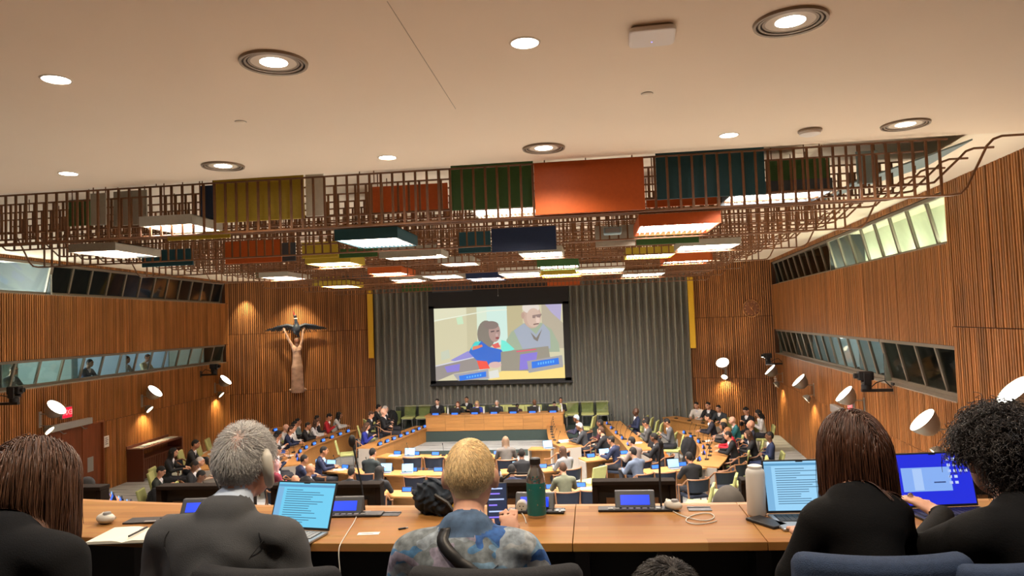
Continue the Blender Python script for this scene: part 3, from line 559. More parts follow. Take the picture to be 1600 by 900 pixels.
shp((200, 214, 194), [(470, 900), (552, 900), (552, 100), (470, 100)], 1); shp((192, 216, 206), [(552, 520), (718, 520), (718, 100), (552, 100)], 1); shp((178, 168, 132), [(718, 560), (845, 560), (845, 100), (718, 100)], 1)
shp((216, 220, 200), [(115, 306), (560, 232), (720, 226), (720, 232), (560, 240), (115, 316)], 2); shp((166, 158, 190), [(1030, 150), (1165, 150), (1150, 330), (1080, 260)], 2); shp((170, 160, 140), [(1000, 150), (1030, 150), (1090, 270), (1170, 350), (1170, 560), (1000, 560)], 1)
shp((186, 212, 178), [(300, 290), (350, 275), (360, 340), (310, 345)], 2); shp((184, 190, 170), [(165, 570), (230, 550), (240, 620), (165, 640)], 2)
shp((138, 132, 196), [(240, 640), (390, 565), (420, 600), (450, 640), (330, 660)], 2); shp((140, 132, 128), [(115, 680), (460, 615), (480, 720), (270, 750), (115, 815)], 3); shp((128, 116, 196), [(190, 690), (320, 670), (310, 730), (210, 740)], 4); shp((196, 196, 206), [(115, 680), (455, 612), (455, 620), (115, 690)], 4)
shp((150, 164, 140), [(708, 480), (750, 415), (850, 345), (1000, 345), (1075, 400), (1130, 520), (1135, 590), (700, 590)], 3); shp((152, 160, 174), [(770, 405), (855, 345), (950, 440), (1010, 350), (1062, 420), (1062, 560), (845, 580)], 4)
shp((120, 112, 104), [(905, 420), (950, 470), (1000, 395), (960, 500), (930, 480)], 5)
shp((186, 158, 142), elp(922, 285, 74, 104), 5); shp((210, 200, 190), elp(915, 215, 70, 50), 6); shp((196, 170, 154), elp(935, 300, 58, 80), 7); shp((140, 118, 112), [(925, 280), (1000, 268), (1000, 278), (985, 300), (965, 300), (955, 285), (945, 305), (925, 303)], 8); shp((214, 188, 174), elp(968, 322, 16, 28), 8); shp((120, 92, 88), [(930, 352), (975, 345), (975, 355), (932, 362)], 9); shp((176, 146, 130), elp(848, 280, 14, 28), 8)
shp((108, 216, 198), [(665, 480), (700, 490), (772, 560), (690, 590), (660, 560)], 5)
shp((124, 116, 106), elp(545, 430, 75, 115), 5); shp((44, 98, 190), [(395, 575), (440, 500), (500, 485), (560, 535), (660, 560), (690, 600), (655, 660), (560, 690), (470, 660)], 6); shp((70, 196, 190), [(415, 540), (450, 490), (500, 488), (470, 525), (420, 560)], 7); shp((212, 120, 88), [(430, 530), (505, 515), (512, 532), (470, 548), (425, 560)], 8)
shp((224, 78, 62), [(458, 645), (540, 655), (565, 715), (480, 722)], 8); shp((206, 92, 88), [(585, 520), (640, 500), (655, 540), (610, 550)], 7)
shp((164, 136, 128), elp(612, 415, 48, 82), 8); shp((126, 112, 106), elp(585, 355, 62, 34), 9); shp((86, 70, 72), [(580, 405), (612, 400), (612, 410), (582, 416)], 10); shp((86, 70, 72), [(628, 402), (650, 398), (650, 408), (628, 412)], 10); shp((140, 66, 70), elp(634, 464, 16, 9), 10); shp((186, 156, 150), elp(630, 438, 10, 14), 10)
shp((140, 134, 120), [(658, 580), (1045, 540), (1062, 690), (880, 745), (655, 745)], 9); shp((126, 112, 198), [(815, 605), (955, 588), (945, 650), (870, 730), (805, 735)], 10); shp((206, 84, 108), [(785, 575), (945, 560), (945, 570), (785, 586)], 11)
shp((200, 166, 160), elp(608, 686, 52, 26), 11); shp((228, 202, 122), [(545, 830), (660, 738), (870, 742), (880, 762), (1190, 700), (1190, 830)], 10); shp((206, 206, 200), [(555, 740), (630, 725), (640, 790), (560, 800)], 11)
shp((150, 148, 150), [(868, 662), (1152, 618), (1158, 718), (880, 760)], 12); shp((24, 108, 214), [(905, 668), (1122, 640), (1126, 692), (906, 724)], 13); shp((150, 148, 156), [(262, 755), (552, 718), (552, 800), (300, 830)], 12); shp((24, 108, 214), [(308, 770), (532, 738), (532, 782), (314, 812)], 13)
for k in range(7): x = 955+k*20; shp((88, 170, 236), [(x, 676-.13*(x-955)), (x+11, 675-.13*(x-955)), (x+11, 694-.13*(x-955)), (x, 696-.13*(x-955))], 14)
for k in range(6): x = 370+k*22; shp((88, 170, 236), [(x, 776-.14*(x-370)), (x+12, 775-.14*(x-370)), (x+12, 790-.14*(x-370)), (x, 792-.14*(x-370))], 14)
o = part('picture', pic, pm, r); o['label'] = 'projected picture of two speakers at a desk'; o['kind'] = 'stuff'
# ================================================================ WALL LAMPS, CAMERAS, CLOCK
m_shell = M('lamp_shell_grey', (.34, .32, .28), .35, .6); m_glow = M('lamp_glow', (1, 1, .95), .5, emit=9, ecol=(1, .96, .84)); m_glow2 = M('small_lamp_glow', (1, 1, .9), .5, emit=4, ecol=(1, .86, .6))
def sconce(Mx, label, inward, power=1.0, s=1.0):
    r = thing('wall_lamp', label, 'wall lamp', group='paired bowl lamps on the wooden walls'); place(r, Mx)
    d = Vector((inward*.25, .62, .62)).normalized(); T = Matrix.Translation((0, .42, 0)) @ d.to_track_quat('Z', 'Y').to_matrix().to_4x4() @ Matrix.Scale(s, 4)
    part('bowl', MB().lathe([(0.02, -.24), (.10, -.22), (.17, -.15), (.225, -.04), (.25, .06), (.24, .06), (.215, -.04), (.15, -.15), (0.01, -.22)], 24, M_=T), m_shell, r, True)
    part('glow', MB().lathe([(.238, .045), (.15, .055), (0, .06)], 24, M_=T), m_glow, r, True)
    d2 = Vector((0, .62, -.55)).normalized(); T2 = Matrix.Translation((0, .26, -.52)) @ d2.to_track_quat('Z', 'Y').to_matrix().to_4x4() @ Matrix.Scale(s, 4)
    part('small_shade', MB().lathe([(.01, -.13), (.07, -.11), (.115, -.04), (.13, .03), (.122, .03), (.10, -.04), (.05, -.10)], 20, M_=T2), m_shell, r, True); part('small_glow', MB().lathe([(.12, .015), (.06, .02), (0, .022)], 20, M_=T2), m_glow2, r, True)
    part('arm', MB().tube([(0, 0, -.12), (0, .22, -.12), (0, .33, -.06)], .012, 6), m_shell, r); part('arm', MB().tube([(0, 0, -.40), (0, .2, -.42), (0, .25, -.46)], .010, 6), m_shell, r); part('wall_plate', MB().box(-.05, .05, 0, .04, -.46, -.06), m_shell, r, bevel=.008)
    p = Mx @ Vector((inward*.05, .62, .22)); n = (Mx.to_3x3() @ Vector((0, .7, .7)))
    lamp('wall_lamp_beam', 'SPOT', p, L_SCONCE*4*power, (1, .88, .68), .12, aim=n, angle=2.4, blend=.8)
    lamp('wall_lamp_wash', 'SPOT', Mx @ Vector((0, .22, -.62)), L_SCONCE*2.6*power, (1, .78, .42), .08, aim=Mx.to_3x3() @ Vector((0, -.25, -1)), angle=2.3, blend=.9)
for (x, y), lab in zip(((82, 637), (237, 611), (348, 593)), ('bowl wall lamp beside the left exit sign', 'bowl wall lamp above the red-brown cabinet', 'bowl wall lamp beside the far left camera')): p = lw(x, y); p = pX(x+3, y+2, LW[0]+.42, LW[1]); sconce(lwM(p.y, p.z), lab, .0)
for (x, y), lab in zip(((1250, 596), (1322, 618), (1446, 660), (1592, 615)), ('second bowl wall lamp from the far right corner', 'bowl wall lamp above the right exit sign', 'large bowl wall lamp above the blue laptop screen', 'nearest bowl wall lamp at the right edge')): p = pX(x, y, RW[0]-.42, RW[1]); sconce(rwM(p.y, p.z), lab, .0)
def brM(t, z, left=False):
    A, B = (Vector(BL0), Vector(BL1)) if left else (Vector(BR0), Vector(BR1)); d = (B-A).normalized(); n = Vector((-d.y, d.x)); n = n if n.y < 0 else -n
    c = A+(B-A)*t; return Matrix(((-d.x if not left else d.x, n.x, 0, c.x), (-d.y if not left else d.y, n.y, 0, c.y), (0, 0, 1, z), (0, 0, 0, 1)))
sconce(brM(.42, 2.75), 'bowl wall lamp on the back wall under the clock', 0); sconce(rwM(26.9, 2.55), 'bowl wall lamp in the far right corner', 0)
def ptz(Mx, label):
    r = thing('wall_camera', label, 'camera', group='black remote cameras on the walls'); place(r, Mx)
    part('wall_plate', MB().box(-.08, .08, 0, .03, -.12, .12), m_black, r, bevel=.006); part('arm', MB().box(-.045, .045, .02, .62, -.06, .0), m_black, r, bevel=.008); part('base', MB().lathe([(.10, 0), (.10, .09), (.07, .12)], 20, M_=Matrix.Translation((0, .52, 0))), m_black, r, True)
    part('yoke', MB().box(-.13, -.09, .45, .59, .1, .34).box(.09, .13, .45, .59, .1, .34).box(-.13, .13, .45, .59, .1, .14), m_black, r, bevel=.008)
    part('head', MB().box(-.085, .085, .38, .68, .18, .36), m_black, r, bevel=.025); part('lens', MB().lathe([(.055, 0), (.055, .07), (.045, .07), (.03, .05), (0, .05)], 20, M_=Matrix.Translation((0, .68, .27)) @ Matrix.Rotation(-PI/2, 4, 'X')), m_black, r, True)
    part('cable', MB().tube([(.05, .60, .05), (.1, .45, -.02), (.08, .3, .12), (.06, .15, .16), (.03, .03, .02)], .012, 6), m_black, r, True)
for x, y, side_, lab in ((327, 580, -1, 'black camera near the far left wall corner'), (10, 622, -1, 'black camera at the left edge above the doors'), (1208, 563, 1, 'black camera at the far right window end'), (1368, 600, 1, 'large black camera under the right lower windows')):
    p = pX(x, y, (LW[0]+.35) if side_ < 0 else (RW[0]-.35), side_*.068); ptz((lwM if side_ < 0 else rwM)(min(p.y, 27.6), p.z-.1), lab)
r = thing('wall_clock', 'round bronze wall clock on the right back wall', 'clock'); p = pY(1172, 482, 28.75); t = (p.x-BR0[0])/(BR1[0]-BR0[0]); place(r, brM(t, p.z))
T = Matrix.Rotation(-PI/2, 4, 'X'); m_brz = M('bronze', (.50, .26, .10), .35, .9)
part('face', MB().lathe([(.31, .03), (.30, .045), (0, .045)], 36, M_=T), M('clock_face_brown', (.17, .06, .02), .4), r, True); part('rim', MB().lathe([(.30, .03), (.31, .065), (.335, .065), (.345, .03)], 36, M_=T), m_brz, r, True)
for k in range(12): part('hour_mark', MB().box(-.012, .012, .045, .052, .22, .275, .5, Matrix.Rotation(2*PI*k/12, 4, 'Y')), m_brz, r)
part('hour_hand', MB().box(-.012, .012, .052, .058, -.03, .15, .5, Matrix.Rotation(-.6, 4, 'Y')), m_brz, r); part('minute_hand', MB().box(-.009, .009, .058, .064, -.22, .2, .5, Matrix.Rotation(.62, 4, 'Y')), m_brz, r)
# ================================================================ SCULPTURE
m_stone = M('sculpture_rose_wood', (.40, .25, .19), .7, noise=.3, nscale=4, stretch=(1, 1, 2)); m_face = M('sculpture_face', (.16, .06, .035), .6); m_feath = M('feather_black', (.012, .013, .018), .5, tint=.6); m_bird = M('bird_blue_black', (.018, .025, .042), .45, noise=.3)
sc = pY(462, 609, 28.0); t = (BL0[0]-sc.x)/(BL0[0]-BL1[0]); Mx = brM(t, 2.2, True)
r = thing('wall_sculpture', 'carved figure in a long robe lifting a dark bird on the left back wall', 'sculpture'); place(r, Mx)
sd = SD(); sd.cap((0, .30, .0), (0, .30, .9), .26, .22, 0, .05); sd.cap((0, .30, .9), (.0, .30, 1.55), .21, .16, 0, .05); sd.ell((0, .31, 1.68), (.19, .14, .17), 0, .06); sd.cap((-.12, .3, 1.72), (.12, .3, 1.72), .08, .08, 0, .05)
for e in (-1, 1): sd.ell((e*.08, .42, 1.62), (.065, .05, .06), 0, .04); sd.cap((e*.13, .30, 1.75), (e*(.30 if e > 0 else .22), .32, 2.05), .065, .05, 0, .03); sd.cap((e*(.30 if e > 0 else .22), .32, 2.05), (e*(.46 if e > 0 else .26), .34, 2.42), .05, .04, 0, .02); hand(sd, (e*(.46 if e > 0 else .26), .34, 2.42), (e*.3, 0, 1), (0, 1, 0), e, .3, 1.3, 0)
sd.cap((0, .31, 1.75), (0, .33, 1.9), .055, .055, 0, .03); hd = arr(0, .36, 2.02); head(sd, hd, rotx(.35), 'short', 1.15); sd.cap((-.3, .3, .02), (.3, .3, .02), .05, .05, 0, .05)
part_o = link('figure', sd.mesh('figure', (-.7, -.1, -.1), (.8, .7, 2.75), .022, [m_stone, m_face, M('sculpture_cap', (.5, .48, .44), .7), m_stone, m_stone, m_stone, m_eye]), r)
sd = SD(); sd.ell((0, .36, 2.48), (.17, .15, .22), 0, .05); sd.cap((0, .36, 2.6), (.03, .38, 2.95), .09, .06, 0, .05); sd.ell((.05, .40, 3.02), (.06, .08, .07), 0, .03); sd.cap((0, .34, 2.35), (-.12, .32, 2.15), .08, .03, 0, .05)
bd = link('bird', sd.mesh('bird', (-.4, .0, 2.0), (.4, .7, 3.2), .02, [m_bird]), r); part('beak', MB().tube([(.06, .43, 3.04), (.10, .47, 3.14), (.10, .47, 3.26)], [.035, .025, .004], 8), M('beak_red', (.25, .03, .02), .5), bd, True); part('collar', MB().lathe([(.075, 0), (.08, .02), (.07, .04)], 16, M_=Matrix.Translation((.03, .38, 2.9))), M('bird_collar', (.5, .45, .4), .5), bd, True)
for e in (-1, 1):
    wg = part('wing_arm', MB().tube([(e*.1, .36, 2.58), (e*.35, .34, 2.66), (e*.75, .32, 2.60), (e*1.05, .30, 2.50)], [.07, .06, .04, .015], 8), m_bird, r, True)
    for k in range(15):
        u = k/14; bx = .14+.86*u; bzz = 2.63-.13*max(0, u-.35); ln = .34+.04*math.sin(k*2.1)-.06*u; an = .25+.95*u; dx, dz = math.sin(an), -math.cos(an); f = MB(); wdt = .045
        f.add([(e*(bx-wdt*dz*-1*.6), .345-.002*k, bzz-wdt*dx*.6), (e*(bx+wdt*.6), .345-.002*k, bzz+.02), (e*(bx+dx*ln*.7+wdt*.7), .30-.002*k, bzz+dz*ln*.7), (e*(bx+dx*ln), .29-.002*k, bzz+dz*ln), (e*(bx+dx*ln*.7-wdt*.7), .30-.002*k, bzz+dz*ln*.7)], [(0, 1, 2, 3, 4) if e < 0 else (4, 3, 2, 1, 0)], random.random())
        o = part('feather', f, m_feath, wg); sm = o.modifiers.new('t', 'SOLIDIFY'); sm.thickness = .012
lamp('sculpture_spot', 'SPOT', (Mx @ Vector((0, 1.0, 4.25))), 330, (1, .82, .5), .06, aim=(Mx.to_3x3() @ Vector((0, -.55, -2.0))), angle=1.35, blend=.9)
c_ = brM(.88, 6.3, True); lamp('corner_spot', 'SPOT', c_ @ Vector((0, .45, 0)), 130, (1, .82, .5), .05, aim=c_.to_3x3() @ Vector((0, -.28, -1)), angle=1.1, blend=.9)
# ================================================================ CABINET BY THE LEFT DOORS
r = place(thing('side_cabinet', 'long red-brown cabinet with leaflets on top by the left wall', 'cabinet'), lwM(20.05, .3)); m_cab = M('cabinet_redbrown', (.12, .035, .018), .4)
part('side_panel', MB().box(0, .06, .05, .55, 0, .92), m_cab, r); part('side_panel', MB().box(2.3, 2.36, .05, .55, 0, .92), m_cab, r); part('top', MB().box(0, 2.36, .05, .55, .92, .97), m_cab, r); part('shelf', MB().box(.06, 2.3, .05, .5, .62, .66), m_cab, r)
part('back_rim', MB().box(0, 2.36, .03, .06, .92, 1.05), m_cab, r)
for k in range(22): part('slat', MB().box(.08+k*.1, .16+k*.1, .38, .42, .02, .60), m_cab, r)
for k in range(9):
    o = thing('leaflet_stack', '%s stack of pale leaflets from the doors on the cabinet' % ORD[k], 'leaflets', group='leaflets on the side cabinet'); place(o, lwM(20.05, .3) @ Matrix.Translation((.18+k*.25, .3, .972)) @ Matrix.Rotation(random.uniform(-.2, .2), 4, 'Z')); hgt = random.uniform(.01, .035)
    part('pages', MB().box(-.09, .09, -.13, .13, 0, hgt), M('leaflet_paper_%d' % (k % 3), ((.6, .58, .52), (.45, .48, .5), (.62, .60, .58))[k % 3], .7), o); part('cover', MB().box(-.091, .091, -.131, .131, hgt, hgt+.002), M('leaflet_cover_%d' % (k % 3), ((.5, .5, .46), (.25, .3, .35), (.55, .55, .55))[k % 3], .5), o)
# ================================================================ PANEL DESK ON THE PODIUM
r = thing('panel_desk', 'long pale oak panel desk on the podium under the screen', 'desk', (-3.85, 26.8, .44)); 
part('top', MB().box(-2.66, 2.66, -.05, .70, .72, .76), m_oak, r, bevel=.008)
for s in (-1, 1): part('end_panel', MB().box(s*2.60-.02, s*2.60+.02, 0, .66, 0, .72), m_oak, r)
cols = 7
for c in range(cols):
    for q in range(4):
        x0 = -2.6+5.2*c/cols; part('front_board', MB().box(x0+.003, x0+5.2/cols-.003, -.025, 0, .17+q*.137, .17+q*.137+.134, random.random()), m_oak, r)
part('backing', MB().box(-2.6, 2.6, 0, .02, .0, .72), m_dark, r)
# ================================================================ CURVED DESKS
def offs(P, wd):
    out = []
    for i in range(len(P)):
        a = Vector(P[max(i-1, 0)]); b = Vector(P[min(i+1, len(P)-1)]); d = (b-a).normalized(); n = Vector((-d.y, d.x)); out.append((P[i][0]+n.x*wd, P[i][1]+n.y*wd))
    return out
def smooth_line(P, n=6):
    P = [Vector(p) for p in P]; out = []
    for i in range(len(P)-1):
        p0, p1, p2, p3 = P[max(i-1, 0)], P[i], P[i+1], P[min(i+2, len(P)-1)]
        for k in range(n):
            t = k/n; out.append(tuple(.5*((2*p1)+(p2-p0)*t+(2*p0-5*p1+4*p2-p3)*t*t+(3*p1-p0-3*p2+p3)*t**3)))
    out.append(tuple(P[-1])); return out
DESK = {}; PS = 1.07
def desk(key, P, wd, label, zf=0, panel=True):
    """P: edge of the desk turned to the stage, wd: signed depth to the sitters"""
    P = smooth_line(P, 5) if len(P) > 2 else [tuple(Vector(P[0]).lerp(Vector(P[1]), k/4)) for k in range(5)]
    c = P[len(P)//2]; r = thing('curved_desk', label, 'desk', (c[0], c[1], zf), group='oak desks of the hall'); L_ = [(p[0]-c[0], p[1]-c[1]) for p in P]; sg = 1 if wd > 0 else -1
    def strip(name, o0, o1, za, zb, mat):
        A = offs(L_, o0); B = offs(L_, o1); m = MB(); n = len(A)
        for i in range(n-1): m.prism([A[i], A[i+1], B[i+1], B[i]], za, zb, .3+.4*random.random())
        return part(name, m, mat, r)
    A = L_; B = offs(L_, wd); m = MB().prism(A+B[::-1], .715, .75); part('top', m, m_oak, r)
    A2 = offs(L_, sg*.05); B2 = offs(L_, sg*.08)
    n = len(L_); st = max(1, n//6); i = 0
    while i < n-1:
        j = min(i+st, n-1); m = MB(); poly = A2[i:j+1]+B2[i:j+1][::-1]; m.prism(poly, .03, .715, random.random()); part('front_board', m, m_oak, r); i = j
    for e in (0, -1):
        a = Vector(offs(L_, sg*.08)[e]); b = Vector(offs(L_, wd-sg*.06)[e]); d = (b-a).normalized(); q = Vector((-d.y, d.x))*.02; part('end_panel', MB().prism([tuple(a+q), tuple(b+q), tuple(b-q), tuple(a-q)], 0, .715), M('end_panel_grey', (.33, .30, .26), .6), r)
    DESK[key] = (P, wd, zf); return r
W_ = lambda *pts: [tuple(pz(x, y, .75).xy) for x, y in pts]
desk('L1', [(-6.33, 27.2), (-6.7, 25.0), (-7.10, 22.6)], -.72, 'left inner desk running from the podium towards the gallery')
desk('L2', [(-9.1, 26.6), (-9.25, 24.9), (-9.40, 22.9), (-9.15, 21.4), (-8.5, 20.2)], -.75, 'curved middle desk on the left side of the hall')
desk('L3', [(-11.25, 25.6), (-11.45, 23.4), (-11.3, 21.4), (-10.7, 19.6), (-9.9, 18.4)], -.70, 'curved outer desk near the left cabinet', .3)
desk('R1', [(-1.85, 27.0), (-1.72, 25), (-1.5, 23.2), (-1.05, 22.1)], .66, 'right inner desk running from the podium towards the gallery')
desk('R2', [(.20, 27.5), (.45, 25.2), (.75, 23.0), (.90, 21.5)], .72, 'middle desk on the right with a rounded near end')
desk('R3', W_((1056, 673), (1076, 686), (1091, 697), (1092, 711), (1076, 727)), .78, 'big curved outer desk on the right side')
desk('R4', [(2.55, 28.3), (3.3, 27.0), (4.0, 25.8)], .65, 'short oak desk by the right back wall')
desk('C1', [(-6.5, 21.65), (-5.2, 21.35), (-3.8, 21.25), (-2.5, 21.35)], -.62, 'front centre desk facing the stage')
desk('C2', [(-8.1, 20.05), (-6.6, 19.4), (-5.0, 19.05), (-3.0, 19.0)], -.62, 'second centre desk row facing the stage')
desk('C3', [(-6.3, 17.1), (-4.7, 16.8), (-2.7, 16.75)], -.60, 'third centre desk row nearest the gallery')
desk('C2r', [(-2.6, 19.05), (-1.1, 19.35)], -.58, 'short desk right of the second centre row'); desk('C3r', [(-1.55, 16.85), (-.05, 17.15)], -.58, 'short desk right of the third centre row')
desk('D1', [(-2.05, 22.35), (-1.35, 22.25)], -.45, 'small grey-ended desk before the right inner desk'); desk('D2', [(-.55, 20.5), (1.0, 21.15)], -.60, 'grey-ended desk behind the right inner desk'); desk('D3', [(1.0, 18.8), (2.55, 19.45)], -.60, 'short desk at the near end of the big curved desk')
# ================================================================ CHAIRS
m_navy = M('chair_navy', (.012, .018, .035), .85); m_wal = M('chair_walnut', (.26, .12, .055), .45); m_lime = M('chair_lime', (.40, .42, .16), .8, noise=.06)
def proto_wood():
    r = thing('wooden_armchair', 'x', 'chair')
    part('seat', MB().box(-.25, .25, -.2, .26, .41, .47), m_navy, r, bevel=.02)
    bk = MB(); n = 9; V = []
    for z, d in ((.56, 0), (.84, -.04)):
        for off in (0, .035):
            V += [(math.sin(a)*.31*(1-off), -.02-math.cos(a)*(.27-off*.6)+d, z) for a in np.linspace(-1.0, 1.0, n)]
    Fc = [];
    for i in range(n-1): Fc += [(i, i+1, 2*n+i+1, 2*n+i), (n+i+1, n+i, 3*n+i, 3*n+i+1), (2*n+i, 2*n+i+1, 3*n+i+1, 3*n+i), (i+1, i, n+i, n+i+1)]
    Fc += [(0, 2*n, 3*n, n), (n-1, 2*n-1, 4*n-1, 3*n-1)]; part('backrest', bk.add(V, Fc), m_navy, r, True)
    part('back_rail', MB().tube([(math.sin(a)*.315, -.06-math.cos(a)*.27, .85) for a in np.linspace(-1.05, 1.05, 11)], .017, 6), m_wal, r, True)
    for e in (-1, 1):
        part('armrest', MB().tube([(e*.275, -.19, .84), (e*.305, -.02, .70), (e*.30, .16, .655), (e*.285, .25, .65)], [.016, .02, .022, .018], 6), m_wal, r, True)
        part('leg', MB().tube([(e*.26, .23, 0), (e*.28, .22, .65)], [.014, .02], 6), m_wal, r, True); part('leg', MB().tube([(e*.25, -.28, 0), (e*.25, -.20, .45), (e*.275, -.21, .84)], [.014, .02, .016], 6), m_wal, r, True)
    return r
def proto_lime():
    r = thing('lime_chair', 'x', 'chair')
    part('seat', MB().box(-.24, .24, -.2, .26, .40, .48), m_lime, r, bevel=.025); part('backrest', MB().add([(-.22, -.20, .46), (.22, -.20, .46), (.24, -.31, .88), (-.24, -.31, .88), (-.22, -.27, .46), (.22, -.27, .46), (.24, -.37, .88), (-.24, -.37, .88)], [(0, 1, 2, 3), (7, 6, 5, 4), (4, 5, 1, 0), (3, 2, 6, 7), (1, 5, 6, 2), (4, 0, 3, 7)]), m_lime, r, bevel=.02)
    for e in (-1, 1):
        for y in (-.18, .22): part('leg', MB().tube([(e*.21, y, 0), (e*.19, y, .41)], .013, 6), m_grey, r)
    part('frame', MB().box(-.2, .2, -.19, .23, .38, .405), m_grey, r); return r
PRO = {}
def chair(kind, x, y, zf, ang, label, group=None):
    if kind not in PRO: PRO[kind] = proto_wood() if kind == 'wood' else proto_lime(); o = PRO[kind]
    else: o = dup(PRO[kind])
    o.location = (x, y, zf); o.rotation_euler = (0, 0, ang); o.scale = (1.03,)*3
    return tag(o, label, 'chair', group or ('wooden armchairs in the hall' if kind == 'wood' else 'lime chairs in the hall'))
# ================================================================ DESK DISPLAYS, MICROPHONES, LAPTOPS
m_blue = M('display_blue', (.02, .08, .5), .4, emit=.45, ecol=(.03, .17, .95)); m_blue2 = M('display_pale', (.2, .4, .7), .4, emit=.5, ecol=(.22, .52, 1)); m_paper = M('paper_white', (.72, .70, .66), .8)
def proto_disp():
    r = thing('desk_display', 'x', 'display'); part('body', MB().add([(-.15, -.05, 0), (.15, -.05, 0), (.15, .05, 0), (-.15, .05, 0), (-.15, -.005, .13), (.15, -.005, .13), (.15, .015, .13), (-.15, .015, .13)], [(0, 3, 2, 1), (4, 5, 6, 7), (0, 1, 5, 4), (1, 2, 6, 5), (2, 3, 7, 6), (3, 0, 4, 7)]), m_black, r, bevel=.004)
    part('screen', MB().add([(-.125, -.046, .02), (.125, -.046, .02), (.125, -.013, .115), (-.125, -.013, .115)], [(0, 1, 2, 3)]), m_blue, r); part('name_screen', MB().add([(.125, .048, .02), (-.125, .048, .02), (-.125, .022, .115), (.125, .022, .115)], [(0, 1, 2, 3)]), m_blue, r)
    t = MB()
    for k in range(5): t.box(-.08+k*.033, -.055+k*.033, .0375, .0385, .055, .085, .5, Matrix.Rotation(-.26, 4, 'X') @ Matrix.Translation((0, .0135, .009)))
    part('lettering', t, m_blue2, r)['kind'] = 'stuff'; return r
def proto_mic():
    r = thing('desk_microphone', 'x', 'microphone'); part('base', MB().box(-.06, .06, -.05, .05, 0, .035), m_black, r, bevel=.008); part('stem', MB().tube([(0, .01, .03), (0, .0, .2), (0, -.06, .34)], .006, 5), m_black, r, True); part('tip', MB().ell((0, -.075, .365), (.015, .015, .03), 8, 6), m_black, r, True); return r
def proto_lap():
    r = thing('laptop', 'x', 'laptop'); part('base', MB().box(-.16, .16, -.11, .11, 0, .016), m_grey, r); lid = part('lid', MB().add([(-.16, .11, .012), (.16, .11, .012), (.16, .17, .225), (-.16, .17, .225), (-.16, .118, .010), (.16, .118, .010), (.16, .178, .223), (-.16, .178, .223)], [(0, 1, 2, 3), (7, 6, 5, 4), (4, 5, 1, 0), (3, 2, 6, 7), (1, 5, 6, 2), (4, 0, 3, 7)]), m_black, r)
    part('screen', MB().add([(-.15, .1115, .022), (.15, .1115, .022), (.15, .1662, .216), (-.15, .1662, .216)], [(0, 1, 2, 3)]), m_blue2, lid); part('keys', MB().box(-.14, .14, -.0, .09, .016, .018), m_black, r); return r
def item(kind, x, y, z, ang, label, cat, group):
    if kind not in PRO: PRO[kind] = {'disp': proto_disp, 'mic': proto_mic, 'lap': proto_lap}[kind](); o = PRO[kind]
    else: o = dup(PRO[kind])
    o.location = (x, y, z); o.rotation_euler = (0, 0, ang)
    if kind == 'disp': o.scale = (.85,)*3
    return tag(o, label, cat, group)
def along(key, n, depth, a=.04, b=.96):
    P, wd, zf = DESK[key]; P = [Vector(p) for p in P]; Ls = [0]
    for i in range(len(P)-1): Ls.append(Ls[-1]+(P[i+1]-P[i]).length)
    for k in range(n):
        s = Ls[-1]*(a+(b-a)*(k+.5)/n); i = max(j for j in range(len(Ls)-1) if Ls[j] <= s); t = (s-Ls[i])/(Ls[i+1]-Ls[i]); p = P[i].lerp(P[i+1], t); d = (P[i+1]-P[i]).normalized(); q = Vector((-d.y, d.x))*(1 if wd > 0 else -1)
        c = p+q*depth; yield c.x, c.y, zf+.75, math.atan2(-(-q.x), -q.y)  # angle so that local +Y points to the stage side
where = {'L1': 'left inner desk', 'L2': 'left middle desk', 'L3': 'left outer desk', 'R1': 'right inner desk', 'R2': 'right middle desk', 'R3': 'big curved right desk', 'R4': 'right back desk', 'C1': 'front centre desk', 'C2': 'second centre desk', 'C3': 'third centre desk', 'C2r': 'short desk right of second centre row', 'C3r': 'short desk right of third centre row', 'D2': 'grey-ended desk on the right', 'D3': 'short desk near the big curved desk'}
for key, n in (('L1', 8), ('L2', 9), ('L3', 5), ('C1', 6), ('C2', 7), ('C3', 5), ('C2r', 2), ('C3r', 2), ('D2', 3), ('D3', 2), ('R2', 5), ('R3', 6)):
    for k, (x, y, z, a) in enumerate(along(key, n, .13)):
        nm = 'blue-lit desk display' if key[0] != 'R' else 'small blue-lit display'
        item('disp', x, y, z, a, '%s %s along the %s' % (ORD[k], nm, where[key]), 'display', 'blue-lit desk displays')
for key, n, dd in (('R1', 7, .16), ('R2', 6, .20), ('R3', 9, .30), ('R4', 3, .2), ('L1', 4, .34), ('L2', 6, .34), ('C1', 3, .22), ('C2', 4, .22)):
    for k, (x, y, z, a) in enumerate(along(key, n, dd, .08, .90)): item('mic', x, y, z, a, '%s thin black microphone along the %s' % (ORD[k], where[key]), 'microphone', 'gooseneck desk microphones')
def snap(p):
    best = None
    for key, (P, wd, zf) in DESK.items():
        for i in range(len(P)-1):
            a = Vector(P[i]); b = Vector(P[i+1]); d = b-a; t = min(1, max(0, ((p.x-a.x)*d.x+(p.y-a.y)*d.y)/d.length_squared)); t = min(t, .6) if i == len(P)-2 else (max(t, .4) if i == 0 else t); q = a+d*t; n = Vector((-d.y, d.x)).normalized()*(1 if wd > 0 else -1); c = q+n*abs(wd)*.58; e = (Vector((p.x, p.y))-c).length
            if best is None or e < best[0]: best = (e, c, zf)
    return Vector((best[1].x, best[1].y, best[2]+.7505))
